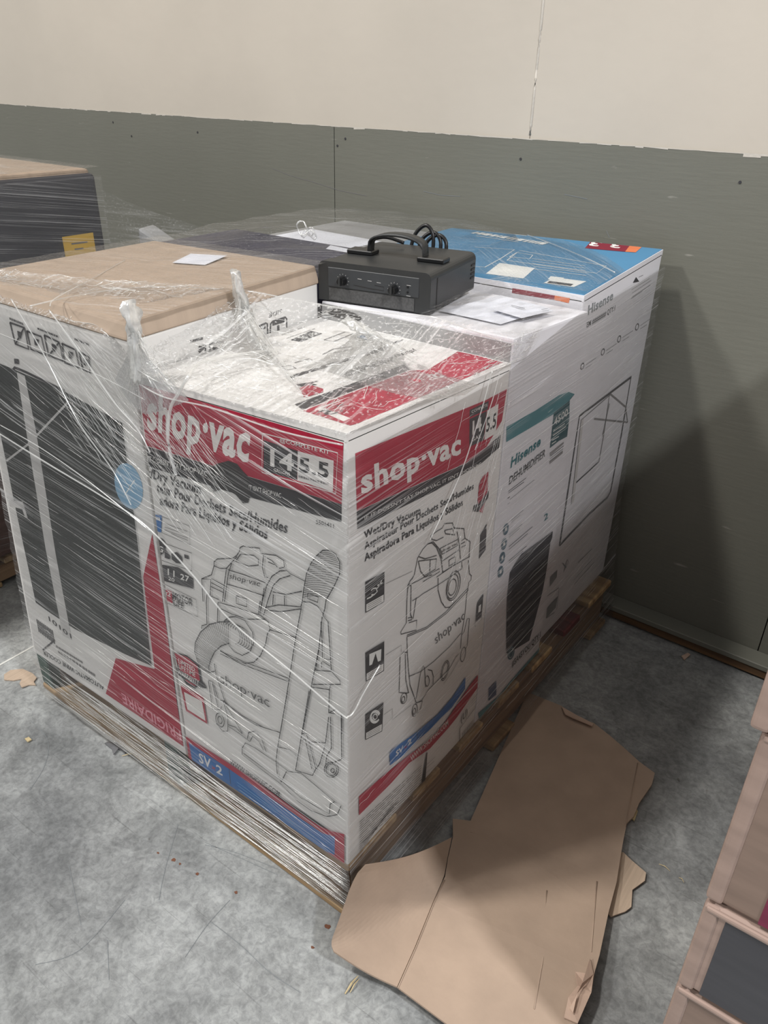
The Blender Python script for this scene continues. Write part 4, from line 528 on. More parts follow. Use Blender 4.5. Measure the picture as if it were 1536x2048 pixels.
  ('P','door_picture','door',[(-.8383,.8714),(-.7551,.8696),(-.6008,.8632),(-.4518,.8452),(-.4602,.6272),(-.4764,.3414),(-.56,.3284),(-.7281,.3104),(-.8091,.3122),(-.8673,.3152),(-.857,.5612),(-.8453,.7379)]),
  ('P','handle_picture','lightgrey',[(-.7378,.8661),(-.714,.8641),(-.7154,.7625),(-.74,.4879),(-.7499,.271),(-.7827,.2685),(-.7744,.4864),(-.7505,.7432)]),
  ('L','door_edge','lightgrey',.003,[[(-.4505,.8455),(-.4588,.6277),(-.4748,.3422)]]),
  ('L','door_edge','dark',.005,[[(-.7523,.8647),(-.7412,.8735),(-.7079,.8726),(-.5979,.8639)]]),
  ('L','door_seal','lightgrey',.004,[[(-.8492,.6614),(-.7461,.7285),(-.5971,.843)]]),
  ('P','white_tag','lightgrey',[(-.8767,.5661),(-.8216,.5811),(-.8169,.5452),(-.8275,.545),(-.8305,.5611),(-.8786,.5516)]),
  ('P','round_sticker','palesteel',[(-.4236,.7488),(-.4234,.7358),(-.4268,.7221),(-.4336,.7091),(-.4431,.6981),(-.4545,.6902),(-.4667,.6862),(-.4783,.6867),(-.4883,.6917),(-.4955,.7006),(-.4992,.7125),(-.4989,.7262),(-.4949,.7402),(-.4876,.7531),(-.4778,.7637),(-.4664,.7709),(-.4546,.7742),(-.4435,.7734),(-.4341,.7685),(-.4273,.7601),(-.4236,.7488)]),
  ('L','round_sticker_mark','paper',.002,[[(-.4735,.7427),(-.4495,.7226)],[(-.4757,.7093),(-.4416,.7481)],[(-.4854,.725),(-.461,.7047)]]),
  ('P','red_corner','red',[(-.4155,.6556),(-.4592,.5526),(-.4646,.4553),(-.4683,.3383),(-.5945,.3009),(-.6581,.1723),(-.5305,.1717),(-.4124,.1712),(-.4144,.3032),(-.4069,.5251)]),
  ('T', 'lettering', 'palepink', 'FRIGIDAIRE', (-0.4165, 0.21), (-0.598, 0.2082), (-0.4168, 0.1805), 0.008, 2),
  ('T', 'lettering', 'dark', 'AUTOMATIC WINE COOLER', (-0.6601, 0.1921), (-0.887, 0.1758), (-0.6617, 0.1787), 0.008, 2),
  ('L','fine_print','grey',.0073,[[(-.6862,.2076),(-.6936,.2075)],[(-.6956,.2075),(-.7005,.2074)],[(-.7025,.2074),(-.7102,.2074)],[(-.7137,.2073),(-.7194,.2073)],[(-.7219,.2073),(-.7306,.2072)],[(-.7345,.2072),(-.7418,.2071)],[(-.7458,.2071),(-.7527,.207)],[(-.7563,.207),(-.7664,.2069)],[(-.7705,.2069),(-.7758,.2068)],[(-.7786,.2068),(-.7869,.2067)],[(-.7898,.2067),(-.7984,.2066)],[(-.8015,.2066),(-.8091,.2065)],[(-.8113,.2065),(-.8187,.2065)]]),
  ('T', 'lettering', 'dark', '10101', (-0.7486, 0.2875), (-0.826, 0.2992), (-0.749, 0.2741), 0.006, 2),
  ('L','fine_print','grey',.0053,[[(-.7257,.2225),(-.7319,.2223)],[(-.7338,.2222),(-.737,.2221)],[(-.7391,.222),(-.743,.2219)],[(-.7451,.2218),(-.7496,.2217)],[(-.7517,.2216),(-.758,.2214)],[(-.7596,.2213),(-.7631,.2212)],[(-.7651,.2211),(-.7728,.2208)],[(-.7752,.2208),(-.7835,.2205)],[(-.7855,.2204),(-.792,.2202)],[(-.7933,.2201),(-.8017,.2198)],[(-.804,.2197),(-.8129,.2194)],[(-.8158,.2193),(-.8232,.219)]]),
  ('L','barcode','dark',.003,[[(-.88,.2663),(-.883,.2289)],[(-.8737,.2659),(-.8767,.2283)],[(-.8673,.2656),(-.8703,.2277)],[(-.861,.2652),(-.864,.2271)],[(-.8547,.2649),(-.8578,.2264)],[(-.8484,.2646),(-.8515,.2258)],[(-.8421,.2642),(-.8453,.2252)],[(-.8359,.2639),(-.839,.2246)],[(-.8297,.2635),(-.8329,.224)],[(-.8235,.2632),(-.8267,.2234)]]),
  ('L','pen_mark','dark',.004,[[(-.887,.1758),(-.822,.236)]]),
  ('P','latch_mark','dark',[(-.7364,.8907),(-.7218,.8928),(-.7237,.8835),(-.7383,.8813)]),
  ('L','handling_icon','dark',.0036,[[(-.7244,.9557),(-.6818,.9546),(-.6831,.9181),(-.7223,.9194),(-.7244,.9557)]]),
  ('P','handling_icon_mark','dark',[(-.7066,.9452),(-.6915,.9445),(-.7015,.9319),(-.7081,.9325)]),
  ('L','handling_icon','dark',.0036,[[(-.6767,.9503),(-.6364,.9483),(-.634,.9183),(-.6759,.9196),(-.6767,.9503)]]),
  ('P','handling_icon_mark','dark',[(-.6594,.9422),(-.6448,.9415),(-.6543,.9292),(-.6607,.9297)]),
  ('L','handling_icon','dark',.0036,[[(-.6262,.9529),(-.5863,.9486),(-.5851,.9179),(-.6255,.9191),(-.6262,.9529)]]),
  ('P','handling_icon_mark','dark',[(-.6094,.9426),(-.5954,.9419),(-.6043,.9298),(-.6104,.9303)]),
  ('L','handling_icon','dark',.0036,[[(-.5794,.9482),(-.5446,.945),(-.5425,.9157),(-.5812,.9161),(-.5794,.9482)]]),
  ('P','handling_icon_mark','dark',[(-.5656,.9391),(-.552,.9385),(-.5604,.9265),(-.5663,.927)]),
  ('L','handling_icon','dark',.0036,[[(-.5355,.9435),(-.5111,.9401),(-.5154,.9139),(-.534,.915),(-.5355,.9435)]]),
  ('P','handling_icon_mark','dark',[(-.5278,.9358),(-.5146,.9352),(-.5226,.9234),(-.5284,.9239)]),
  ('L','handling_icon','dark',.003,[[(-.7206,.9197),(-.6837,.9534)],[(-.6221,.9207),(-.5863,.9486)]]),
  ('L','fine_print','dark',.0039,[[(-.6829,.9608),(-.6858,.9609)],[(-.6867,.961),(-.6882,.9611)],[(-.689,.9611),(-.6921,.9613)],[(-.6929,.9614),(-.6946,.9615)],[(-.6957,.9615),(-.6992,.9617)],[(-.7004,.9618),(-.7021,.9619)],[(-.7033,.962),(-.7051,.9621)],[(-.7056,.9621),(-.7091,.9623)],[(-.7103,.9624),(-.7122,.9625)],[(-.7128,.9625),(-.715,.9627)],[(-.7159,.9627),(-.7179,.9628)],[(-.7187,.9629),(-.722,.9631)]]),
  ('L','fine_print','dark',.0033,[[(-.5872,.958),(-.5919,.9582)],[(-.5935,.9583),(-.5971,.9585)],[(-.5986,.9586),(-.6014,.9587)],[(-.6022,.9588),(-.6067,.959)],[(-.6078,.9591),(-.6112,.9593)],[(-.6123,.9593),(-.6152,.9595)],[(-.6162,.9596),(-.6198,.9598)],[(-.6208,.9598),(-.6227,.9599)],[(-.6241,.96),(-.6264,.9601)],[(-.6273,.9602),(-.6315,.9604)],[(-.6323,.9604),(-.6351,.9606)],[(-.6367,.9607),(-.6418,.961)]]),
  ('L','fine_print','dark',.0032,[[(-.5055,.9605),(-.5074,.9606)],[(-.5085,.9607),(-.5113,.9609)],[(-.5121,.9609),(-.5136,.961)],[(-.5142,.9611),(-.5154,.9612)],[(-.5165,.9612),(-.5189,.9614)],[(-.5199,.9615),(-.521,.9615)],[(-.5222,.9616),(-.5252,.9618)],[(-.5258,.9619),(-.5273,.962)],[(-.5279,.962),(-.5297,.9621)],[(-.5305,.9622),(-.5327,.9623)],[(-.5333,.9624),(-.5359,.9625)],[(-.5364,.9626),(-.5382,.9627)],[(-.5389,.9627),(-.5411,.9629)]]),
 ],
 'cooler_side': [
  ('L','handling_icon','dark',.0036,[[(.2946,.9291),(.2971,.9476),(.3016,.9505),(.3348,.9513),(.3383,.948),(.3372,.9288)],[(.2655,.9431),(.2667,.9491),(.2855,.9513),(.2889,.9493),(.2885,.9291)],[(.1311,.9456),(.1461,.9444),(.1441,.9354)],[(.1542,.9342),(.1538,.9438),(.1663,.9445),(.185,.9414)]]),
  ('L','handling_icon','dark',.006,[[(.3013,.946),(.3326,.9461)],[(.3156,.9412),(.316,.9308)],[(.2673,.9439),(.284,.9454)],[(.1301,.9376),(.1445,.9436)]]),
  ('P','handling_icon_mark','dark',[(.1708,.9338),(.1704,.9329),(.1695,.9322),(.1682,.9317),(.1666,.9316),(.1649,.9319),(.1632,.9324),(.1617,.9333),(.1606,.9343),(.1599,.9354),(.1597,.9365),(.1601,.9374),(.161,.9381),(.1623,.9386),(.1639,.9387),(.1656,.9384),(.1673,.9379),(.1688,.937),(.1699,.936),(.1706,.9349),(.1708,.9338)]),
  ('T', 'lettering', 'dark', 'SIDE', (0.3276, 0.9675), (0.2949, 0.9664), (0.3257, 0.96), 0.006, 2),
  ('T', 'lettering', 'dark', 'SIDE', (0.2254, 0.9603), (0.2014, 0.9599), (0.2235, 0.9542), 0.006, 2),
  ('L','fine_print','dark',.0042,[[(.1412,.9572),(.1403,.9572)],[(.1398,.9573),(.1378,.9573)],[(.1375,.9573),(.1363,.9573)],[(.136,.9573),(.1347,.9574)],[(.134,.9574),(.1327,.9574)],[(.1321,.9574),(.1312,.9574)],[(.1305,.9574),(.1294,.9575)],[(.129,.9575),(.1274,.9575)],[(.1267,.9575),(.1247,.9576)],[(.1239,.9576),(.1219,.9576)],[(.1214,.9576),(.1199,.9576)],[(.1193,.9577),(.118,.9577)],[(.1173,.9577),(.1151,.9577)]]),
 ],
 'fridge_top': [
  ('L','panel_frame','paper',.0025,[[(-.2867,.8957),(-.3036,.9905),(-.3959,.9686)],[(-.3143,.7973),(-.2766,.8109),(-.2867,.8957)],[(-.2675,.8899),(-.2886,.9896),(-.0673,.9531),(-.0609,.8881),(-.2675,.8899)],[(-.2778,.9198),(-.2854,.9681),(-.2432,.9634),(-.233,.9295),(-.2778,.9198)]]),
  ('P','white_label','paper',[(-.248,.7649),(-.2692,.8605),(-.1853,.8606),(-.1669,.7735)]),
  ('P','barcode_label','paper',[(-.1181,.7655),(-.1193,.8149),(-.0531,.8212),(-.057,.7712)]),
  ('L','barcode','dark',.004,[[(-.1114,.7699),(-.1129,.7858)],[(-.1084,.7702),(-.1099,.7861)],[(-.1054,.7704),(-.1069,.7863)],[(-.1024,.7707),(-.1038,.7866)],[(-.0994,.771),(-.1008,.7869)],[(-.0964,.7713),(-.0978,.7871)],[(-.0935,.7716),(-.0948,.7874)],[(-.0905,.7719),(-.0918,.7877)],[(-.0875,.7722),(-.0888,.7879)],[(-.0845,.7725),(-.0858,.7882)],[(-.0816,.7727),(-.0828,.7885)],[(-.0786,.773),(-.0798,.7887)],[(-.0757,.7733),(-.0768,.789)],[(-.0727,.7736),(-.0739,.7892)],[(-.0698,.7739),(-.0709,.7895)],[(-.0668,.7742),(-.0679,.7898)]]),
  ('P','white_label','paper',[(-.1231,.7935),(-.1292,.8189),(-.1014,.8219),(-.0937,.7982)]),
  ('P','maroon_label','maroon',[(-.173,1.0828),(-.1888,1.1647),(-.0942,1.1756),(-.0814,1.091)]),
  ('P','orange_label','orange',[(-.0814,1.091),(-.0942,1.1756),(-.0659,1.1685),(-.059,1.0956)]),
  ('T', 'lettering', 'paper', '3.3', (-0.1118, 1.1631), (-0.187, 1.1574), (-0.1044, 1.1153), 0.02, 3),
  ('L','fine_print','paper',.002,[[(-.23,.9314),(-.1048,.931)],[(-.2178,.9107),(-.0959,.9127)],[(-.206,.8906),(-.0872,.8948)],[(-.1945,.8711),(-.0787,.8773)],[(-.1833,.8522),(-.0704,.8602)]]),
  ('L','fine_print','paper',.003,[[(-.4864,1.1213),(-.27,1.092)],[(-.4606,1.0855),(-.3354,1.0701)],[(-.4865,1.1622),(-.3534,1.1463)]]),
  ('L','fine_print','paper',.0248,[[(-.2701,1.0817),(-.2852,1.0842)],[(-.288,1.0847),(-.2941,1.0858)],[(-.2977,1.0864),(-.3039,1.0875)],[(-.3075,1.0881),(-.3149,1.0894)],[(-.3196,1.0902),(-.3282,1.0917)],[(-.3342,1.0928),(-.3519,1.0959)],[(-.3563,1.0967),(-.3663,1.0985)],[(-.3693,1.099),(-.377,1.1004)],[(-.3829,1.1015),(-.3994,1.1045)],[(-.4035,1.1052),(-.4107,1.1066)],[(-.4169,1.1077),(-.4305,1.1102)],[(-.4363,1.1113),(-.4546,1.1147)],[(-.458,1.1154),(-.472,1.1181)],[(-.4786,1.1193),(-.4873,1.121)]]),
 ],
 'fridge_front': [
  ('P','maroon_label','maroon',[(-.1684,.9808),(-.0772,.9791),(-.0775,.9617),(-.169,.9604)]),
  ('P','orange_label','orange',[(-.0772,.9791),(-.0458,.9797),(-.0469,.9605),(-.0775,.9617)]),
 ],
 'vac_top': [
  ('P','red_band','red',[(-.097,.0303),(-.0945,.2733),(-.0769,.2942),(-.0929,.3933),(-.0971,.4156),(-.0657,.4208),(-.0111,.4155),(-.0114,.0342),(-.014,.0243)]),
  ('P','black_band','dark',[(-.1235,.0432),(-.1202,.2926),(-.0979,.2782),(-.1008,.0339)]),
  ('P','badge_panel','paper',[(-.09,.0458),(-.0857,.1325),(-.0337,.1419),(-.0299,.0311)]),
  ('T', 'lettering', 'dark', '14 5.5', (-0.0472, 0.1415), (-0.0583, 0.0363), (-0.0696, 0.1413), 0.02, 3),
  ('T', 'lettering', 'paper', 'shop·vac', (-0.0384, 0.2825), (-0.0493, 0.1635), (-0.0754, 0.2761), 0.012, 3),
  ('P','black_band','dark',[(-.2155,.1342),(-.2027,.3531),(-.2067,.3963),(-.2043,.4124),(-.1894,.3395),(-.2067,.128)]),
  ('T', 'lettering', 'dark', 'Aspirateur Pour Dechets Secs/Humides', (-0.149, 0.3712), (-0.1566, 0.1878), (-0.1627, 0.3817), 0.006, 2),
  ('T', 'lettering', 'dark', 'Wet/Dry Vacuum', (-0.1445, 0.3001), (-0.1472, 0.18), (-0.1557, 0.3068), 0.006, 2),
  ('P','warranty_shield','red',[(-.1657,.1001),(-.1649,.1201),(-.1374,.1183),(-.1279,.107),(-.1316,.0719)]),
  ('P','warranty_ribbon','dark',[(-.1803,.1077),(-.1665,.1435),(-.1671,.1261),(-.1558,.1274),(-.1689,.1071)]),
  ('P','blue_square','sky',[(-.2734,.3682),(-.2694,.3955),(-.2402,.3921),(-.2438,.3642)]),
  ('P','badge_panel','dark',[(-.3458,.2788),(-.3558,.3428),(-.3307,.3442),(-.3256,.283)]),
  ('T', 'lettering', 'paper', '20 27', (-0.3341, 0.3372), (-0.3341, 0.2925), (-0.3472, 0.3394), 0.01, 3),
  ('L','panel_frame','dark',.0015,[[(-.3027,.3155),(-.3073,.3788),(-.2903,.3804),(-.2839,.3189),(-.3027,.3155)]]),
  ('L','panel_frame','dark',.0012,[[(-.3778,.2909),(-.3817,.3548),(-.3606,.3593),(-.3578,.2817)]]),
  ('L','line_drawing','grey',.002,[[(-.2556,.1596),(-.2516,.1736),(-.2326,.1674),(-.2385,.152),(-.2556,.1596)],[(-.2544,.1878),(-.2511,.2187),(-.2414,.2153)],[(-.2498,.2489),(-.2565,.2857),(-.2431,.3163),(-.2323,.307),(-.2417,.2679)]]),
 ],
}

_txt_cache = {}
def text_mesh(s, bold):
    key = (s, bold)
    if key not in _txt_cache:
        cu = bpy.data.curves.new('t', 'FONT'); cu.body = s; cu.size = 1.0; cu.offset = bold; cu.resolution_u = 2; cu.fill_mode = 'FRONT'
        if bold >= 0.02: cu.space_character = 1.03 + bold
        o = bpy.data.objects.new('t', cu); COL.objects.link(o)
        dg = bpy.context.evaluated_depsgraph_get(); dg.update()
        me = o.evaluated_get(dg).to_mesh()
        V = [tuple(v.co) for v in me.vertices]; F = [tuple(p.vertices) for p in me.polygons]
        o.evaluated_get(dg).to_mesh_clear()
        bpy.data.objects.remove(o); bpy.data.curves.remove(cu)
        _txt_cache[key] = (V, F)
    return _txt_cache[key]
def stroke_quads(V, F, pts, w):
    n = len(pts)
    if n < 2: return
    base = len(V); h = w/2
    for i in range(n):
        a = pts[max(i-1, 0)]; c = pts[min(i+1, n-1)]
        dx, dy = c[0]-a[0], c[1]-a[1]; l = math.hypot(dx, dy) or 1e-9
        nx, ny = -dy/l*h, dx/l*h
        V.append((pts[i][0]+nx, pts[i][1]+ny)); V.append((pts[i][0]-nx, pts[i][1]-ny))
    for i in range(n-1):
        F.append((base+2*i, base+2*i+1, base+2*i+3, base+2*i+2))
def print_face(key, parent, to3d, lim):
    """to3d(a, b, off): face coordinates -> world point lifted off metres from the board; lim clamps to the face"""
    for i, it in enumerate(PRINT[key]):
        kind, nm, col = it[0], it[1], it[2]
        off = 0.0004 + 0.00004*i
        V = []; F = []
        if kind == 'P':
            pts = it[3]
            V = list(pts); F = [tuple(range(len(pts)))]
        elif kind == 'L':
            for s in it[4]: stroke_quads(V, F, s, it[3])
        else:
            _, _, _, s, p0, p1, p2, bold, lay = it
            tv, F = text_mesh(s, bold)
            xs = [v[0] for v in tv]; x0, x1 = min(xs), max(xs); cap = 0.73
            for v in tv:
                u = (v[0]-x0)/(x1-x0); w = v[1]/cap
                V.append((p0[0]+(p1[0]-p0[0])*u+(p2[0]-p0[0])*w, p0[1]+(p1[1]-p0[1])*u+(p2[1]-p0[1])*w))
        V3 = [to3d(min(max(a, lim[0]), lim[1]), min(max(b, lim[2]), lim[3]), off) for a, b in V]
        if kind == 'P':
            bm = bmesh.new(); f = bm.faces.new([bm.verts.new(v) for v in V3]); bmesh.ops.triangulate(bm, faces=[f]); 
            bmesh.ops.recalc_face_normals(bm, faces=bm.faces[:])
            from_bm(nm, bm, 'ink_'+col, parent)
        else:
            obj(nm, V3, F, 'ink_'+col, parent)

# ------------------------------------------------------------------ the room
floor = struct(obj('floor', [(-6, -4, 0), (6, -4, 0), (6, 1.6, 0), (-6, 1.6, 0)], [(0, 1, 2, 3)], 'concrete'))
WALL_ROT = -0.0287
wall = struct(bpy.data.objects.new('wall_back', None)); COL.objects.link(wall)
wall.location = (0, 1.2166, 0); wall.rotation_euler = (0, 0, WALL_ROT)
SEAM_W = -0.413
box('drywall_panel', -6, SEAM_W-0.001, 0.0, 0.10, 1.205, 5.0, 'wall_cream', wall)
box('drywall_panel', SEAM_W+0.001, 6, 0.0, 0.10, 1.205, 5.0, 'wall_cream', wall)
# lumpy bead of filler along the drywall seam
pts = []; rads = []
for k in range(90):
    z = 1.215 + k*0.02
    pts.append((SEAM_W + 0.003*noise.noise((z*6, 0, 0)), 0.001, z)); rads.append(max(0.0012, 0.0035 + 0.004*noise.noise((z*5, 3, 0))))
tube('filler_bead', pts, rads, 'caulk', wall, 6)
for a, b in ((-6, -1.043), (-1.043, 0.404), (0.404, 1.62), (1.62, 6)):
    box('plywood_panel', a+0.0012, b-0.0012, -0.004, 0.10, 0.03, 1.205, 'wall_grey', wall, 0.0008, 1)
box('wall_core', -6, 6, 0.02, 0.10, 0.0, 1.2, 'ink_hole', wall)
# ragged cream paint where the upper wall meets the grey boards
V = []; F = []
x = -4.0
while x < 2.5:
    w = random.uniform(0.01, 0.06); h = max(0.001, 0.0035 + 0.004*noise.noise((x*4, 1, 0)) + (0.003 if random.random() < 0.06 else 0))
    b = len(V); V += [(x, -0.0046, 1.2065), (x, -0.0046, 1.2065-h*random.uniform(.3, 1)), (x+w, -0.0046, 1.2065-h*random.uniform(.3, 1)), (x+w, -0.0046, 1.2065)]; F.append((b, b+1, b+2, b+3)); x += w
obj('paint_edge', V, F, 'caulk', wall)
for q in (((-1.30, 1.075), (-1.22, 1.060), (-1.13, 1.050), (-1.02, 1.035), (-0.92, 1.030)), ((-0.72, 1.06), (-0.66, 1.055), (-0.60, 1.058)), ((-0.30, 1.09), (-0.24, 1.085)), ((-0.18, 1.02), (-0.17, 1.005))):
    V = []; F = []; stroke_quads(V, F, q, 0.0013)
    obj('scuff', [(a, -0.0046, b) for a, b in V], F, 'ink_grey' if q[0][0] < -1 else 'ink_greytext', wall)
for (x, z) in ((-1.03, 1.155), (-1.0, 1.175), (-1.64, 1.16), (0.1, 1.15), (-0.43, 1.16), (0.3, 0.9), (-0.1, 0.93), (-2.1, 1.17), (-2.0, 1.13)):
    bm = bmesh.new(); bmesh.ops.create_cone(bm, cap_ends=True, segments=10, radius1=0.0035, radius2=0.003, depth=0.002, matrix=Matrix.Translation((x, -0.0045, z)) @ Matrix.Rotation(math.pi/2, 4, 'X'))
    from_bm('screw_head', bm, 'ink_dark', wall)
sill = struct(bpy.data.objects.new('trim_1', None)); COL.objects.link(sill); sill.location = (0, 1.2166, 0); sill.rotation_euler = (0, 0, WALL_ROT)
box('painted_ledge', -6, 6, -0.062, -0.0045, 0.030, 0.046, 'wall_grey', sill, 0.002, 1)
box('raw_edge', -6, 6, -0.058, -0.006, 0.006, 0.030, 'raw_sill', sill, 0.002, 1)

# ------------------------------------------------------------------ the main pallet
pal = empty('wooden_pallet', (-0.46, 0.6, 0), 'wooden pallet with dark green painted stringer ends under the wrapped appliance boxes', 'pallet')
pal_inv = Matrix.Translation((0.46, -0.6, 0))
def pbox(name, *a, mat='pallet_wood_x', bev=0.0025):
    o = box(name, *a, mat, None, bev, 1); o.data.transform(pal_inv); o.parent = pal
    return o
PX0, PX1, PY0, PY1, PT = -0.962, 0.012, 0.012, 1.135, 0.146
pal.rotation_euler = (0, 0, -0.022)
for a in (PX0, -0.485, PX1-0.060):
    pbox('stringer', a, a+0.042, PY0+0.004, PY1-0.004, 0.018, PT-0.019, mat='pallet_wood_y')
    if a < -0.2: pbox('painted_stringer_end', a-0.001, a+0.043, PY0+0.001, PY0+0.028, 0.0175, PT-0.0185, mat='green_paint')
yy = PY0; k = 0
ys = []
for w, g in ((0.14, 0.05), (0.09, 0.07), (0.09, 0.07), (0.09, 0.06), (0.10, 0.07), (0.09, 0.06), (0.14, 0)):
    ys.append((yy, yy+w)); yy += w+g
sc_ = (PY1-PY0)/(ys[-1][1]-PY0)
for i, (a, b) in enumerate(ys):
    a = PY0+(a-PY0)*sc_; b = PY0+(b-PY0)*sc_
    pbox('deck_board', PX0+random.uniform(-.004, .004), PX1+random.uniform(-.006, .004), a, b, PT-0.018, PT, mat='stained_wood' if i == 5 else 'pallet_wood_x')
for a, b in ((PY0-0.002, PY0+0.10), (0.52, 0.62), (PY1-0.10, PY1)):
    pbox('bottom_board', PX0, PX1, a, b, 0.001, 0.0175)

# ------------------------------------------------------------------ boxes on the pallet
ZB = PT + 0.0015
def board_box(name, label, cat, c8, mat, bevel=0.004):
    """carton: an Empty with a body; prints and tapes follow as children"""
    e = empty(name, (0, 0, 0), label, cat)
    hexa('carton_body', c8, mat, e, bevel, 2)
    return e
def quad8(x0, x1, y0, y1, z0, zt):
    return [(x0, y0, z0), (x1, y0, z0), (x1, y1, z0), (x0, y1, z0), (x0, y0, zt[0]), (x1, y0, zt[1]), (x1, y1, zt[2]), (x0, y1, zt[3])]
def bilin(x0, x1, y0, y1, zt, x, y):
    u = (x-x0)/(x1-x0); v = (y-y0)/(y1-y0)
    return zt[0]*(1-u)*(1-v) + zt[1]*u*(1-v) + zt[2]*u*v + zt[3]*(1-u)*v
def top_panel(name, rect, zt, sub, mat, parent, depth=0.012, n=8):
    """slightly warped top board: a bilinear patch of the carton's top with turned-down sides"""
    V = []; F = []; m = n+1
    for lay in (0, 1):
        for j in range(m):
            for i in range(m):
                x = sub[0]+(sub[1]-sub[0])*i/n; y = sub[2]+(sub[3]-sub[2])*j/n; V.append((x, y, bilin(*rect, zt, x, y)-depth*lay))
    for j in range(n):
        for i in range(n):
            a = j*m+i; F.append((a, a+1, a+m+1, a+m)); a += m*m; F.append((a, a+m, a+m+1, a+1))
    ring = list(range(m)) + [j*m+n for j in range(1, m)] + [n*m+i for i in range(n-1, -1, -1)] + [j*m for j in range(n-1, 0, -1)]
    for k in range(len(ring)):
        a, b = ring[k], ring[(k+1) % len(ring)]; F.append((a, a+m*m, b+m*m, b))
    return obj(name, V, F, mat, parent)
SV = (-0.403, 0.0, 0.0, 0.4225); SVT = (0.934, 0.950, 0.931, 0.934)
vac = board_box('vacuum_box', 'tall white carton with crimson bands and outline drawings of a wet dry vacuum', 'box', quad8(*SV, ZB, tuple(z-0.0068 for z in SVT)), 'white_board')
for y0_, y1_ in ((SV[2], 0.2105), (0.2120, SV[3])): top_panel('top_flap', SV, SVT, (SV[0], SV[1], y0_, y1_), 'white_board', vac)
print_face('vac_front', vac, lambda a, b, o: (a, -o, b), (SV[0]+0.004, -0.004, ZB+0.004, 0.946))
print_face('vac_side', vac, lambda a, b, o: (o, a, b), (0.004, SV[3]-0.004, ZB+0.004, 0.943))
print_face('vac_top', vac, lambda a, b, o: (a, b, bilin(*SV, SVT, a, b)+o), (SV[0]+0.004, -0.004, 0.004, SV[3]-0.004))
DH = (-0.400, 0.0, 0.4245, 0.722); DHT = (0.966, 0.970, 0.955, 0.956)
dehu = board_box('dehumidifier_box', 'white carton with teal band and dark dehumidifier picture between vacuum carton and fridge carton', 'box', quad8(*DH, ZB, DHT), 'cool_white_board')
print_face('dehu_side', dehu, lambda a, b, o: (o, a, b), (DH[2]+0.003, DH[3]-0.003, ZB+0.003, 0.955))
box('front_panel', -0.396, -0.004, 0.4232, 0.4245, 0.90, 0.962, 'grey_board', dehu)
bm = bmesh.new(); bmesh.ops.create_circle(bm, cap_ends=True, segments=24, radius=1, matrix=Matrix.Translation((-0.345, 0.4228, 0.949)) @ Matrix.Diagonal((0.040, 1, 0.009, 1)) @ Matrix.Rotation(math.pi/2, 4, 'X'))
from_bm('hand_hole', bm, 'ink_hole', dehu)
FR = (-0.575, -0.018, 0.734, 1.155); FRT = (0.980, 0.980, 1.006, 0.990)
fridge = board_box('refrigerator_box', 'big white carton with blue printed top and fridge line drawing nearest the wall', 'box', quad8(*FR, ZB, tuple(z-0.0075 for z in FRT)), 'cool_white_board')
top_panel('white_rim', FR, tuple(z-0.0012 for z in FRT), FR, 'cool_white_board', fridge)
top_panel('blue_top', FR, FRT, (FR[0]+.002, FR[1]-.002, FR[2]+.002, FR[3]-.002), 'blue_board', fridge, 0.002)
print_face('fridge_side', fridge, lambda a, b, o: (FR[1]+o, a, b), (FR[2]+0.003, FR[3]-0.003, ZB+0.003, 0.99))
print_face('fridge_top', fridge, lambda a, b, o: (a, b, bilin(*FR, FRT, a, b)+o), (FR[0]+.005, FR[1]-.005, FR[2]+.005, FR[3]-.005))
print_face('fridge_front', fridge, lambda a, b, o: (a, FR[2]-o, b), (FR[0], FR[1]-.004, 0.9, 0.97))
WC = (-0.930, -0.409, 0.0, 0.425)
cooler = board_box('wine_cooler_box', 'white carton standing upside down with black wine cooler door picture and crimson corner', 'box', [(-0.932, 0, ZB), (WC[1], 0, ZB), (WC[1], WC[3], ZB), (-0.932, WC[3], ZB), (-0.852, 0, 0.985), (WC[1], 0, 0.984), (WC[1], WC[3], 0.998), (-0.860, WC[3], 0.995)], 'white_board')
cap = hexa('kraft_lid', [(-0.856, -0.004, 0.985), (-0.405, -0.004, 0.984), (-0.405, 0.429, 0.995), (-0.866, 0.429, 0.995),
                  (-0.851, 0.004, 1.016), (-0.411, 0.004, 1.012), (-0.411, 0.423, 1.028), (-0.861, 0.423, 1.018)], 'kraft', cooler, 0.006, 3)
def capz(x, y): return bilin(-0.855, -0.411, 0.004, 0.423, (1.016, 1.012, 1.028, 1.018), x, y)
obj('shipping_label', [(a, b, capz(a, b)+0.0045) for a, b in ((-0.632, 0.278), (-0.569, 0.300), (-0.595, 0.380), (-0.667, 0.353))], [(0, 1, 2, 3)], 'paper_sheet', cooler)
print_face('cooler_front', cooler, lambda a, b, o: (a, -o, b), (WC[0]+0.004, WC[1]-0.004, ZB+0.003, 0.982))
print_face('cooler_side', cooler, lambda a, b, o: (WC[1]+o, a, b), (WC[2]+0.003, WC[3]-0.003, 0.9, 0.99))
lab = [(-0.938, 0.955), (-0.80, 0.955), (-0.79, 0.90), (-0.80, 0.845), (-0.938, 0.86)]
nb = board_box('navy_box', 'dark navy blue carton under plastic film behind the kraft lid', 'box', quad8(-0.93, -0.515, 0.485, 0.728, ZB, (0.998, 0.998, 0.998, 0.998)), 'navy_board')
obj('white_label', [(-0.60, 0.675, 0.9988), (-0.53, 0.675, 0.9988), (-0.53, 0.705, 0.9988), (-0.62, 0.715, 0.9988)], [(0, 1, 2, 3)], 'paper_sheet', nb)
tb = board_box('pale_box', 'pale grey carton with white label half hidden behind the black heater', 'box', quad8(-0.93, -0.60, 0.805, 1.15, ZB, (0.972, 0.972, 0.972, 0.972)), 'grey_board')
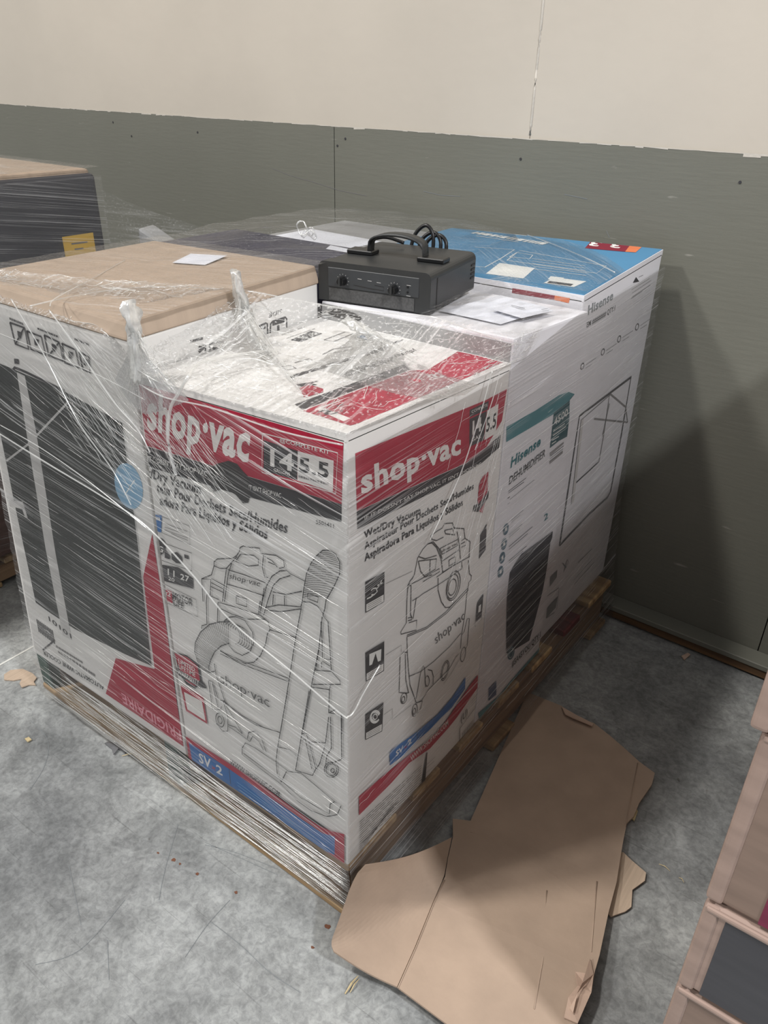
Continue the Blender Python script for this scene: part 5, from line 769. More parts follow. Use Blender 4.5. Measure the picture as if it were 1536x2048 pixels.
obj('white_label', [(-0.90, 0.83, 0.9728), (-0.65, 0.83, 0.9728), (-0.65, 0.95, 0.9728), (-0.90, 0.97, 0.9728)], [(0, 1, 2, 3)], 'paper_sheet', tb)

# loose papers on the dehumidifier carton
def dhz(x, y): return bilin(*DH, DHT, x, y)
def sheet(name, pts, label, lift=0.0032, mat='paper_sheet'):
    o = obj(name, [(x, y, dhz(x, y)+lift+dz) for x, y, dz in pts] + [(x, y, dhz(x, y)+lift+dz-0.0006) for x, y, dz in pts],
            [tuple(range(len(pts)))] + [tuple(range(len(pts), 2*len(pts)))[::-1]] + [(i, i+len(pts), (i+1) % len(pts)+len(pts), (i+1) % len(pts)) for i in range(len(pts))], mat)
    tag(o, label, 'paper'); return o
s1 = sheet('paper_sheet', [(-0.19, 0.50, 0), (-0.06, 0.49, 0), (-0.05, 0.66, 0.003), (-0.17, 0.69, 0.004)], 'bluish white paper sheet lying on dehumidifier carton beside the black heater')
s2 = sheet('packing_slip', [(-0.115, 0.555, 0.003), (-0.045, 0.535, 0.002), (-0.033, 0.635, 0.002), (-0.105, 0.645, 0.004)], 'small folded white packing slip on top of the larger sheet', 0.007)
V = []; F = []; stroke_quads(V, F, [(-0.10, 0.60), (-0.07, 0.595)], 0.003); stroke_quads(V, F, [(-0.045, 0.61), (-0.04, 0.628)], 0.002)
obj('fine_print', [(a, b, dhz(a, b)+0.0125) for a, b in V], F, 'ink_dark', s2)

# ------------------------------------------------------------------ black heater with a carry handle
HROT = math.radians(10.5)
heater = empty('portable_heater', (-0.316, 0.555, 0.9685), 'black portable heater with two knobs and a carry handle on the boxes', 'heater')
heater.rotation_euler = (0, 0, HROT)
HW, HD, HH = 0.222, 0.228, 0.070
def rounded_prism(x0, x1, y0, y1, z0, z1, r, seg=5):
    """box with rounded long edges (rounded profile in x-z, extruded along y)"""
    prof = []
    for cx, cz, a0 in ((x1-r, z1-r, 0), (x0+r, z1-r, 90)):
        for k in range(seg+1):
            a = math.radians(a0+90*k/seg); prof.append((cx+r*math.cos(a), cz+r*math.sin(a)))
    prof += [(x0, z0), (x1, z0)]
    n = len(prof); V = [(a, y0, b) for a, b in prof] + [(a, y1, b) for a, b in prof]
    F = [tuple(range(n)), tuple(range(n, 2*n))[::-1]] + [(i, i+n, (i+1) % n+n, (i+1) % n) for i in range(n)]
    return V, F
def hp(name, V, F, mat, smooth=False): return obj(name, V, F, mat, heater, smooth=smooth)
V, F = rounded_prism(-HW/2+.002, HW/2-.002, -HD/2+0.030, HD/2, 0, HH-.001, 0.013); body = hp('housing', V, F, 'plastic_black')
V, F = rounded_prism(-HW/2, HW/2, -HD/2, -HD/2+0.0285, 0, HH, 0.012); hp('front_bezel', V, F, 'plastic_black')
box('control_panel', -HW/2+0.020, HW/2-0.022, -HD/2-0.0012, -HD/2+0.002, 0.026, HH-0.010, 'plastic_grey', heater, 0.0008, 1)
box('grille', -HW/2+0.022, HW/2-0.030, -HD/2-0.001, -HD/2+0.002, 0.002, 0.024, 'grille_mesh', heater)
for kx, kz in ((-0.060, 0.039), (0.042, 0.036)):
    bm = bmesh.new(); bmesh.ops.create_cone(bm, cap_ends=True, segments=18, radius1=0.0085, radius2=0.0068, depth=0.012, matrix=Matrix.Translation((kx, -HD/2-0.007, kz)) @ Matrix.Rotation(math.pi/2, 4, 'X'))
    kn = from_bm('knob', bm, 'plastic_dark', heater)
    box('pointer', kx-0.0016, kx+0.0016, -HD/2-0.0165, -HD/2-0.012, kz-0.007, kz+0.009, 'plastic_black', kn)
    V = []; F = []
    for t in range(9):
        a = math.radians(-30+30*t); stroke_quads(V, F, [(kx+0.0105*math.cos(a), kz+0.0105*math.sin(a)), (kx+0.0125*math.cos(a), kz+0.0125*math.sin(a))], 0.0006)
    hp('dial_ticks', [(a, -HD/2-0.0016, b) for a, b in V], F, 'ink_lightgrey')
V = []; F = []; stroke_quads(V, F, [(-0.038, 0.034), (0.004, 0.031)], 0.0012); stroke_quads(V, F, [(0.004, 0.0385), (0.022, 0.0375), (0.022, 0.031), (0.004, 0.0315)], 0.0010)
hp('switch_slot', [(a, -HD/2-0.0016, b) for a, b in V], F, 'ink_hole')
V = []; F = []
for a, b in ((-0.03, 0.046), (-0.01, 0.045), (0.008, 0.044), (0.066, 0.046), (0.066, 0.028)): stroke_quads(V, F, [(a, b), (a+0.008, b-0.0003)], 0.0008)
hp('legend_marks', [(a, -HD/2-0.0016, b) for a, b in V], F, 'ink_lightgrey')
for z in (0.043, 0.034):
    bm = bmesh.new(); bmesh.ops.create_uvsphere(bm, u_segments=8, v_segments=6, radius=0.002, matrix=Matrix.Translation((0.068, -HD/2-0.002, z))); from_bm('indicator_lamp', bm, 'plastic_dark', heater)
box('seam_slot', HW/2-0.0025, HW/2+0.0006, -HD/2+0.027, -HD/2+0.0305, 0.004, HH-0.012, 'ink_hole', heater)
for k in range(4): box('vent_slot', HW/2-0.004, HW/2-0.0008, HD/2-0.024, HD/2-0.004, 0.022+k*0.008, 0.0255+k*0.008, 'ink_hole', heater)
# carry handle: arched strap on two feet
for sx in (-1, 1): box('handle_foot', sx*0.072-0.026, sx*0.072+0.026, -0.030, 0.004, HH-0.001, HH+0.007, 'plastic_dark', heater, 0.0015, 1)
arc = []
for k in range(15):
    t = k/14; a = math.pi*(1-t); arc.append((0.056*math.cos(a), HH+0.006+0.031*math.sin(a)**0.55))
V = []; F = []
for i, (a, z) in enumerate(arc):
    for dy, dz in ((-0.027, 0), (0.002, 0), (0.002, 0.0045), (-0.027, 0.0045)): V.append((a, dy, z+dz))
for i in range(len(arc)-1):
    for k in range(4): F.append((4*i+k, 4*i+(k+1) % 4, 4*i+4+(k+1) % 4, 4*i+4+k))
hp('carry_handle', V, F, 'plastic_black', True)
for off, h, x0 in ((0, .034, .0), (.012, .022, .016), (.02, .018, .028)):
    p = [( -0.035+x0, HD/2+0.004+off*.2, 0.045), (-0.028+x0, HD/2+0.014, 0.066+h*.6), (-0.006+x0, HD/2+0.018, 0.072+h), (0.012+x0, HD/2+0.014, 0.066+h*.6), (0.014+x0, HD/2+0.006, 0.04)]
    tube('power_cord', smooth_path(p, 6), 0.0038, 'plastic_dark', heater, 8)
tube('power_cord', smooth_path([(-0.098, 0.065, HH-0.002), (-0.092, 0.07, HH+0.010), (-0.065, 0.075, HH+0.016), (-0.03, 0.08, HH+0.008)], 6), 0.0034, 'plastic_dark', heater, 8)

# ------------------------------------------------------------------ stretch film round the load
wrap = empty('stretch_film', (-0.46, 0.6, 0.0), 'clear wrinkled stretch film wrapped round the appliance boxes and their pallet', 'plastic film')
W_INV = Matrix.Translation((0.46, -0.6, 0.0))
def wrap_add(o):
    o.data.transform(W_INV); o.parent = wrap; return o
def grid_sheet(name, nu, nv, fn, mat, uvfn):
    V = []; UV = []; F = []
    for j in range(nv+1):
        for i in range(nu+1):
            u, v = i/nu, j/nv
            p = fn(u, v); V.append(p); UV.append(uvfn(u, v, p))
    for j in range(nv):
        for i in range(nu):
            a = j*(nu+1)+i; F.append((a, a+1, a+nu+2, a+nu+1))
    return wrap_add(obj(name, V, F, mat, None, UV, True))
def n3(x, y, z): return noise.noise((x, y, z))
FX0, FX1 = -0.931, 0.008
def front_y(x, z):
    b = -0.008 - 0.0025*n3(x*9, z*70, 0.3) - 0.002*n3(x*3, z*18, 4)
    if z < 0.15: b += (0.15-z)/0.15*0.012
    return b
def front_top(x):
    if x < -0.42: return 0.985
    return 0.93 + (0.0 if x > -0.38 else (-0.38-x)/0.04*0.05)
def front_pt(u, v):
    z = 0.015+(front_top(FX0+(FX1-FX0)*u)-0.015)*v; x0 = FX0+0.082*max(0, (z-0.15)/0.84); x = x0+(FX1-x0)*u
    return (x, front_y(x, z), z)
grid_sheet('front_sheet', 60, 120, front_pt, 'film_front',
           lambda u, v, p: (p[0]+3, p[2]+0.10*p[0] + (0.55*max(0, p[2]-0.72)*(p[0]) if p[2] > 0.72 else 0)))
def side_x(y, z):
    b = 0.010 + 0.002*n3(y*9, z*60, 7)
    if z < 0.15: b += (0.15-z)/0.15*0.024
    if y > 0.80 and z > 0.15: b -= min(1, (y-0.80)/0.35)*0.018*min(1, (z-0.15)/0.2)
    return b
grid_sheet('side_sheet', 60, 110, lambda u, v: (side_x(-0.008+1.168*u, 0.015+(0.925-0.015)*v), -0.008+1.168*u, 0.015+(0.925+0.045*min(1, max(0, (u-.33)*4))-0.015)*v), 'film_side', lambda u, v, p: (p[1]+7, p[2]-0.03*p[1]))
# slack sheet stretched over the lower vacuum carton, from its front edges up to the lid and the next carton
UP = [(-0.860, 0.012, 1.022), (-0.81, 0.03, 1.023), (-0.75, 0.05, 1.022), (-0.60, 0.10, 1.022), (-0.48, 0.16, 1.024), (-0.40, 0.24, 1.012), (-0.30, 0.31, 0.992), (-0.19, 0.37, 0.980), (-0.09, 0.41, 0.978), (0.0, 0.43, 0.974), (0.012, 0.50, 0.968)]
LO = [(-0.860, -0.011, 0.985), (-0.81, -0.011, 0.985), (-0.75, -0.010, 0.985), (-0.60, -0.011, 0.985), (-0.46, -0.011, 0.985), (-0.38, -0.011, 0.938), (-0.25, -0.011, 0.938), (-0.10, -0.010, 0.942), (0.008, -0.008, 0.945), (0.011, 0.20, 0.938), (0.012, 0.45, 0.93)]
def along(P, t):
    t *= len(P)-1; i = min(int(t), len(P)-2); f = t-i
    return Vector(P[i])*(1-f)+Vector(P[i+1])*f
def tent(u, v):
    a = along(LO, u); b = along(UP, u); p = a*(1-v)+b*v
    sag = math.sin(math.pi*v)*0.010*(1 if u > .45 else -0.5)
    w = math.sin(math.pi*min(1, max(0, v)))**0.5
    z = p.z - sag + (0.006*n3(p.x*22, p.y*22, 1) + 0.003*n3(p.x*60, p.y*60, 2))*w + 0.006
    if p.x > SV[0] and p.y > -0.002: z = max(z, bilin(*SV, SVT, min(p.x, 0), min(p.y, SV[3]))+0.004)
    return (p.x, p.y, z)
grid_sheet('top_sheet', 130, 50, tent, 'film_top', lambda u, v, p: (v*0.35, u*1.1))
# film lying on the kraft lid and sagging over the cartons behind it
grid_sheet('lid_sheet', 60, 50, lambda u, v: (-0.862+0.472*u, -0.008+0.44*v, capz(-0.855+.444*u, 0.004+.419*v)+0.0075+0.002*n3(u*14, v*10, 3)), 'film_clear', lambda u, v, p: (p[0]*0.8+p[1], p[1]-p[0]*0.4))
def rear(u, v):
    x = -0.90+0.55*u; y = 0.43+0.72*v
    z = 1.012 + 0.012*math.sin(math.pi*v)*(0.4+0.6*(1-u)) + 0.008*n3(x*12, y*12, 5) + (0.02*max(0, 1-abs(x+0.72)/.1)*max(0, 1-abs(y-0.62)/.12))
    if u > 0.72: z -= (u-0.72)*0.06
    return (x, y, z)
grid_sheet('rear_sheet', 50, 50, rear, 'film_clear', lambda u, v, p: (p[0]+p[1], (p[1]-p[0])*0.8))
grid_sheet('fridge_sheet', 40, 30, lambda u, v: (-0.36+0.348*u, 0.732+0.40*v*(1-0.55*u*u), bilin(*FR, FRT, -0.36+0.340*u, 0.734+.40*v*(1-0.55*u*u))+0.0075+0.003*abs(n3(u*7, v*7, 8))), 'film_clear', lambda u, v, p: (p[0]-p[1], p[0]+p[1]))
grid_sheet('dehumidifier_sheet', 30, 40, lambda u, v: (-0.19+0.2*u, 0.43+0.29*v, 0.975+0.01*v*(1-u)+0.003*n3(u*9, v*9, 2)+0.012*(1-u)*v), 'film_clear', lambda u, v, p: (p[1]*0.5+p[0], (p[0]-p[1]*.3)*1.2))

# thick twisted ropes of film
def cord(pts, r, n=8): return wrap_add(tube('film_cord', smooth_path(pts, n), r, 'film_cord', None, 7))
CORDS = [
 ([(-0.5782, -0.013, 1.0041), (-0.5173, -0.013, 0.9529), (-0.4505, -0.013, 0.8885), (-0.398, -0.013, 0.8545), (-0.374, -0.013, 0.8213)], 0.0013),
 ([(-0.6828, -0.013, 1.0041), (-0.6155, -0.013, 0.9224), (-0.5533, -0.013, 0.8245), (-0.4798, -0.013, 0.7595), (-0.4439, -0.013, 0.7065)], 0.0011),
 ([(-0.9216, -0.013, 0.7449), (-0.823, -0.013, 0.7299), (-0.6689, -0.013, 0.7117), (-0.5284, -0.013, 0.6973), (-0.4139, -0.013, 0.6794), (-0.3104, -0.013, 0.6276), (-0.2275, -0.013, 0.5724), (-0.0915, -0.013, 0.5325), (-0.0027, -0.013, 0.5047), (0.01, -0.01, 0.504), (0.013, 0.0016, 0.5097), (0.013, 0.0232, 0.5283), (0.013, 0.0623, 0.5547)], 0.0015),
 ([(-0.815, -0.013, 0.7502), (-0.6903, -0.013, 0.7398), (-0.5518, -0.013, 0.7138), (-0.4027, -0.013, 0.6721)], 0.001),
 ([(-0.2772, 0.1803, 0.955), (-0.2851, 0.1511, 0.958), (-0.3042, 0.0807, 0.962), (-0.2981, 0.0368, 0.966), (-0.2682, -0.0108, 0.966), (-0.2858, -0.016, 0.9395), (-0.31, -0.016, 0.9075), (-0.3229, -0.016, 0.8573), (-0.3189, -0.016, 0.822), (-0.3143, -0.016, 0.8027)], 0.0026),
 ([(-0.3764, -0.014, 0.9306), (-0.3204, -0.014, 0.9233), (-0.2266, -0.014, 0.9314), (-0.0975, -0.014, 0.9316), (0.005, -0.014, 0.941)], 0.0012),
 ([(-0.5635, -0.0509, 1.02), (-0.5663, 0.0278, 1.02), (-0.542, 0.104, 1.022), (-0.4878, 0.154, 1.024), (-0.4403, 0.1934, 1.022), (-0.4076, 0.2511, 1.012), (-0.3514, 0.2995, 0.998), (-0.2857, 0.3385, 0.988), (-0.2142, 0.3837, 0.982), (-0.1555, 0.4247, 0.978), (-0.0701, 0.4047, 0.976), (-0.0016, 0.3882, 0.975)], 0.0011),
 ([(-0.3476, 1.1393, 1.0), (-0.2379, 1.0631, 1.0), (-0.1054, 0.9547, 1.0), (-0.0166, 0.8711, 1.0)], 0.0013),
 ([(-0.5346, -0.0361, 1.022), (-0.5624, -0.0073, 1.024), (-0.6377, 0.1063, 1.021), (-0.724, 0.2437, 1.022)], 0.0009),
 ([(-0.7874, -0.013, 0.9384), (-0.6266, -0.013, 0.931), (-0.4719, -0.013, 0.9213), (-0.3688, -0.013, 0.9075)], 0.0006),
 ([(0.013, 0.3362, 0.945), (0.013, 0.309, 0.8807), (0.013, 0.2614, 0.7969), (0.013, 0.1848, 0.7165)], 0.0011),
 ([(0.013, 0.361, 0.9369), (0.013, 0.3452, 0.8943), (0.013, 0.3024, 0.8244)], 0.0008),
]
for p_, r_ in CORDS: cord(p_, r_)
BUNCHES = [
 ([(-0.385, 0.197, 1.0571), (-0.385, 0.2049, 1.0261), (-0.385, 0.2166, 0.9835), (-0.3408, 0.1958, 0.955), (-0.2849, 0.1572, 0.955)], 0.0095, [(-0.3786, 0.1287, 0.955), (-0.339, 0.1283, 0.955), (-0.2971, 0.1244, 0.955), (-0.2683, 0.1486, 0.955), (-0.2142, 0.1234, 0.955), (-0.1478, 0.0817, 0.955), (-0.0994, 0.0471, 0.955)]),
 ([(-0.2923, 0.36, 0.962), (-0.2682, 0.36, 0.9577), (-0.238, 0.36, 0.9478), (-0.2009, 0.36, 0.936), (-0.1647, 0.36, 0.9304)], 0.0085, [(-0.2035, 0.144, 0.952), (-0.1552, 0.155, 0.952), (-0.0837, 0.1455, 0.952), (-0.0229, 0.1444, 0.952), (0.0244, 0.1589, 0.952), (0.0458, 0.2009, 0.952), (0.0414, 0.2488, 0.952)]),
 ([(-0.3761, -0.014, 1.0524), (-0.3699, -0.014, 1.0257), (-0.3732, -0.014, 0.9894), (-0.3822, -0.014, 0.9354)], 0.0100, [(-0.4351, -0.013, 0.9232), (-0.4113, -0.013, 0.8972), (-0.3737, -0.013, 0.8827), (-0.3252, -0.013, 0.9027), (-0.2677, -0.013, 0.932), (-0.3449, -0.013, 0.9731)]),
]
KNOT = (-0.6322, 0.6528, 1.03)
def bunch(pts, rad, base):
    P = smooth_path(pts, 8); n = len(P); sides = 18
    V = []; F = []; UV = []
    for i, p in enumerate(P):
        t = (P[min(i+1, n-1)]-P[max(i-1, 0)]).normalized(); a = t.cross(Vector((0.3, 0.2, 1))).normalized(); b = t.cross(a)
        r0 = rad*(0.55+0.7*math.sin(math.pi*min(1, 0.12+0.8*i/n)))
        for k in range(sides):
            th = 2*math.pi*k/sides
            r = r0*(1+0.95*n3(math.cos(th)*2.2+i*0.11, math.sin(th)*2.2, rad*700+i*0.22))
            V.append(p+a*(r*math.cos(th)*1.25)+b*(r*0.7*math.sin(th))); UV.append((i/n*0.25, k/sides*0.12))
    for i in range(n-1):
        for k in range(sides):
            k2 = (k+1) % sides; F.append((i*sides+k, i*sides+k2, (i+1)*sides+k2, (i+1)*sides+k))
    F.append(tuple(range(sides))[::-1]); F.append(tuple((n-1)*sides+k for k in range(sides)))
    wrap_add(obj('gathered_film', V, F, 'film_gather', None, UV, True))
    V = []; F = []
    for k in range(46):
        t = random.uniform(0.25, 0.95); a = P[int(t*(n-1))]; s = random.random()*(len(base)-1); i = int(s); b = Vector(base[i]).lerp(Vector(base[i+1]), s-i)
        b = a.lerp(b, random.uniform(0.3, 0.9)); mid = (a+b)/2+Vector((0, 0, random.uniform(-.006, .002)))
        add_tube(V, F, smooth_path([a+Vector((random.uniform(-1, 1), random.uniform(-1, 1), random.uniform(-1, 1)))*rad*.5, mid, b], 5), random.uniform(0.0002, 0.0005), 4)
    wrap_add(obj('fan_wrinkles', V, F, 'film_strand', None, None, True))['kind'] = 'stuff'
    # webbed skirt
    V = []; UV = []; F = []; nu, nv = 24, 14
    for j in range(nv+1):
        for i in range(nu+1):
            u = i/nu; v = j/nv; s = u*(len(base)-1); q = min(int(s), len(base)-2); b = Vector(base[q]).lerp(Vector(base[q+1]), s-q); a = P[int(len(P)*0.35+u*len(P)*0.3)]
            p = a.lerp(b, v); p.z += -0.010*math.sin(math.pi*v)+0.005*n3(p.x*40, p.y*40, p.z*40)*math.sin(math.pi*v); V.append(p); UV.append((v*0.3, u*0.5))
    for j in range(nv):
        for i in range(nu):
            a = j*(nu+1)+i; F.append((a, a+1, a+nu+2, a+nu+1))
    wrap_add(obj('gathered_skirt', V, F, 'film_top', None, UV, True))
for args in BUNCHES: bunch(*args)
kx, ky, kz = KNOT
for lw_, lh_, tilt, off, rr_ in ((0.011, 0.030, -0.5, -0.008, 0.0021), (0.007, 0.020, 0.55, 0.004, 0.0019), (0.010, 0.014, 1.15, 0.008, 0.0022), (0.008, 0.012, -1.2, -0.004, 0.0020)):
    p = []
    for q in range(9):
        a = 2*math.pi*q/8; lx = lw_*math.sin(a); lz = lh_*0.5*(1-math.cos(a)); p.append((kx+off+lx*math.cos(tilt)+lz*math.sin(tilt), ky+0.3*lx+0.002*math.sin(3*a), kz-0.004+lz*math.cos(tilt)-lx*math.sin(tilt)))
    wrap_add(tube('film_knot', smooth_path(p, 5), [rr_*(0.7+0.6*abs(n3(i*.5, lh_*99, 0))) for i in range(41)], 'film_cord', None, 7))


# fine wrinkles of the film, their glints added as uncountable pale strands
V = []; F = []
def strand(p0, p1, r, jit=0.0015, n=7):
    p0 = Vector(p0); p1 = Vector(p1); s = random.random()*50
    pts = []; rr = []
    for i in range(n+1):
        t = i/n; p = p0.lerp(p1, t)
        pts.append(p+Vector((n3(s, t*3, 0), n3(s+9, t*3, 0), n3(s+17, t*3, 0)))*jit); rr.append(r*(0.25+0.75*math.sin(math.pi*(0.08+0.84*t))))
    add_tube(V, F, pts, rr, 4)
random.seed(5)
for k in range(330):
    z = random.uniform(0.05, 0.88)
    if random.random() < 0.35: z = random.uniform(0.03, 0.16)
    x = random.uniform(-0.93+0.082*z, -0.02); l = random.choice((0.03, 0.05, 0.08, 0.14, 0.25))*random.uniform(.7, 1.3); x1 = min(0.004, x+l)
    if x > -0.40 and z < 0.75 and random.random() < 0.5: continue
    sl = -0.10 - (0.35*max(0, z-0.72)/0.2 if z > 0.72 else 0)
    z1 = z+sl*(x1-x)
    strand((x, front_y(x, z)-0.001, z), (x1, front_y(x1, z1)-0.001, z1), random.uniform(0.00018, 0.0004))
for k in range(190):   # pale strands put in for the glare where film covers the pallet
    z = random.uniform(0.02, 0.15); x = random.uniform(-0.93, -0.06); l = random.uniform(0.05, 0.30); x1 = min(0.004, x+l); z1 = z-0.02*(x1-x)+random.uniform(-.004, .004)
    strand((x, front_y(x, z)-0.001, z), (x1, front_y(x1, z1)-0.001, z1), random.uniform(0.0003, 0.0007))
for k in range(330):   # the steep fan between the lid corner and the vacuum carton
    x = random.uniform(-0.62, -0.25); z = random.uniform(0.80, 0.98) if x < -0.41 else random.uniform(0.74, 0.93)
    l = random.uniform(0.02, 0.09); x1 = x+l*0.75; z1 = z-l*random.uniform(.5, .8)
    strand((x, front_y(x, z)-0.001, z), (x1, front_y(x1, z1)-0.001, z1), random.uniform(0.00018, 0.0004))
wrap_add(obj('front_wrinkle_glints', V, F, 'film_strand', None, None, True))['kind'] = 'stuff'
V = []; F = []
for k in range(230):
    z = random.uniform(0.04, 0.92); y = random.uniform(0.0, 1.1); l = random.choice((0.02, 0.04, 0.08, 0.15))*random.uniform(.7, 1.3); y1 = min(1.155, y+l)
    if y < 0.40 and random.random() < 0.6: continue
    strand((side_x(y, z)+0.001, y, z), (side_x(y1, z)+0.001, y1, z+0.03*(y1-y)), random.uniform(0.0002, 0.0004))
for k in range(26):
    y = random.uniform(0.25, 0.42); z = random.uniform(0.62, 0.92); l = random.uniform(0.03, 0.12)
    strand((side_x(y, z)+0.001, y, z), (side_x(y, z)+0.001, y-l*0.42, z-l), random.uniform(0.0003, 0.0006))
wrap_add(obj('side_wrinkle_glints', V, F, 'film_strand', None, None, True))['kind'] = 'stuff'
V = []; F = []
for k in range(420):
    u = random.uniform(0.05, 0.98); v = random.uniform(0.02, 0.95); du = random.uniform(-0.02, 0.02); dv = random.uniform(0.03, 0.14)
    if random.random() < .4: du, dv = random.uniform(0.02, 0.06), random.uniform(-.04, .04)
    a = Vector(tent(u, v)); b = Vector(tent(min(1, u+du), min(1, v+dv))); strand(a+Vector((0, 0, .002)), b+Vector((0, 0, .002)), random.uniform(0.0003, 0.0007), 0.003)
wrap_add(obj('top_wrinkle_glints', V, F, 'film_strand', None, None, True))['kind'] = 'stuff'

CARD_MAIN = [(0.1008, 0.1639, 0.02), (0.0819, 0.2055, 0.016), (0.0638, 0.2521, 0.014), (0.0395, 0.2904, 0.012), (0.0712, 0.3076, 0.012), (-0.0165, 0.7301, 0.004), (0.0719, 0.7374, 0.004), (0.0924, 0.719, 0.004), (0.1575, 0.7284, 0.006), (0.2033, 0.713, 0.006), (0.2487, 0.6948, 0.006), (0.2874, 0.6753, 0.008), (0.3271, 0.6601, 0.012), (0.3327, 0.6271, 0.01), (0.3283, 0.5652, 0.008), (0.3315, 0.5241, 0.008), (0.3265, 0.4992, 0.008), (0.3399, 0.4396, 0.01), (0.3621, 0.3526, 0.014), (0.3742, 0.2821, 0.02), (0.3934, 0.1926, 0.026), (0.3983, 0.1608, 0.028), (0.4073, 0.1257, 0.028), (0.4096, 0.0663, 0.03), (0.4168, 0.0086, 0.03), (0.328, -0.0581, 0.03), (0.2389, -0.0597, 0.03), (0.1509, -0.0599, 0.03), (0.1346, 0.0171, 0.026), (0.1117, 0.1095, 0.022)]
WING_OUT = [(0.0308, 0.0079, 0.165), (0.0252, -0.0086, 0.153), (0.0252, -0.0272, 0.135), (0.0268, -0.0426, 0.115), (0.0305, -0.0655, 0.094), (0.0329, -0.0841, 0.076), (0.036, -0.0892, 0.07), (0.0437, -0.0926, 0.065)]
WING_IN = [(0.0626, 0.2499, 0.014), (0.0804, 0.2063, 0.014), (0.0987, 0.1642, 0.018), (0.1104, 0.1102, 0.02), (0.1333, 0.0177, 0.024), (0.1493, -0.0588, 0.028)]
CARD_CREASES = [[(0.0855, 0.283, 0.0165), (0.1383, 0.2997, 0.0165), (0.2233, 0.3079, 0.018), (0.2646, 0.3113, 0.018)], [(0.1052, 0.1564, 0.0255), (0.1146, 0.1046, 0.027), (0.1366, 0.0137, 0.031), (0.1524, -0.061, 0.0345)], [(0.2658, 0.254, 0.023), (0.2869, 0.201, 0.025), (0.3156, 0.1415, 0.029), (0.3451, 0.0434, 0.034)], [(0.332, 0.3304, 0.02), (0.3798, 0.1892, 0.03)], [(0.2863, 0.6692, 0.0125), (0.3275, 0.4884, 0.0125)]]
CARD_TORN = [[(0.3734, 0.1361, 0.036), (0.399, 0.1522, 0.034), (0.408, 0.122, 0.034), (0.4103, 0.0628, 0.036), (0.3893, 0.058, 0.036), (0.3821, 0.0893, 0.04), (0.3866, 0.1138, 0.042)], [(0.3835, 0.1741, 0.034), (0.399, 0.1522, 0.034), (0.3916, 0.1012, 0.046), (0.3988, 0.0685, 0.044), (0.3911, 0.074, 0.04), (0.392, 0.1167, 0.05)], [(0.0737, 0.7321, 0.009), (0.1118, 0.726, 0.01), (0.1593, 0.722, 0.012), (0.1613, 0.7091, 0.016), (0.1143, 0.7056, 0.016), (0.093, 0.7081, 0.014)]]
CARD_LINER = [(0.3285, 0.4181, 0.003), (0.3455, 0.4343, 0.003), (0.3622, 0.4267, 0.004), (0.398, 0.4153, 0.005), (0.4023, 0.3972, 0.005), (0.3902, 0.365, 0.004), (0.4013, 0.3301, 0.004), (0.3962, 0.315, 0.004), (0.3785, 0.2888, 0.004), (0.3601, 0.2961, 0.004), (0.3301, 0.3687, 0.003)]
SCRATCHES = [[(-0.4011, -0.0485), (-0.3411, -0.1319), (-0.3009, -0.1794)], [(-0.1953, -0.1519), (-0.1212, -0.1504), (-0.0462, -0.1539), (0.0164, -0.1481)], [(-0.3225, -0.0479), (-0.2632, -0.0243), (-0.167, 0.0003)], [(-0.3268, -0.044), (-0.2466, -0.0272), (-0.1634, -0.0104)], [(-0.495, -0.2351), (-0.4315, -0.2658), (-0.3725, -0.2943)], [(-0.312, -0.2832), (-0.2519, -0.3247)], [(-0.3503, -0.2168), (-0.3346, -0.3228), (-0.3726, -0.3842)], [(-0.1974, -0.101), (-0.1939, -0.1592), (-0.1804, -0.2228)], [(-0.9022, -0.0612), (-0.8141, -0.0731), (-0.7528, -0.1191), (-0.7165, -0.1777)]]
SCRAPS = [([(-1.0908, -0.0127), (-1.0937, 0.0065), (-1.0753, 0.028), (-1.0385, 0.0325), (-1.0172, 0.03), (-1.0098, 0.0171), (-0.9961, 0.0139), (-1.0096, 0.0035), (-1.0133, -0.013), (-1.0303, -0.0079), (-1.0431, 0.0054), (-1.0536, -0.0097), (-1.0737, -0.0229)], 'corrugated', 'cardboard_scrap', 'small torn corrugated cardboard scrap by the left pallet corner', 'cardboard'), ([(-0.6988, -0.0038), (-0.698, 0.0063), (-0.6828, 0.0084), (-0.6814, 0.021), (-0.6668, 0.0207), (-0.6459, 0.0291), (-0.6291, 0.0269), (-0.6414, 0.0175), (-0.6412, 0.0065), (-0.6615, 0.0058), (-0.6556, -0.012), (-0.6738, -0.0036)], 'film_scrap', 'film_scrap', 'crumpled dark plastic scrap on concrete before the pallet', 'plastic scrap'), ([(0.2423, 1.1099), (0.2515, 1.1353), (0.2594, 1.131), (0.2533, 1.1004)], 'kraft_pale', 'wood_chip', 'tiny tan chip on the floor near the wall sill', 'wood chip'), ([(-0.8541, -0.1038), (-0.8525, -0.0949), (-0.8389, -0.096), (-0.8405, -0.1049)], 'straw', 'paper_crumb', 'tiny pale crumb on the concrete at left', 'crumb'), ([(0.317, 0.5617), (0.3324, 0.5493), (0.3358, 0.5204), (0.3229, 0.5262)], 'straw', 'straw_tuft', 'pale straw tuft poking out beside the cardboard sheet', 'straw')]
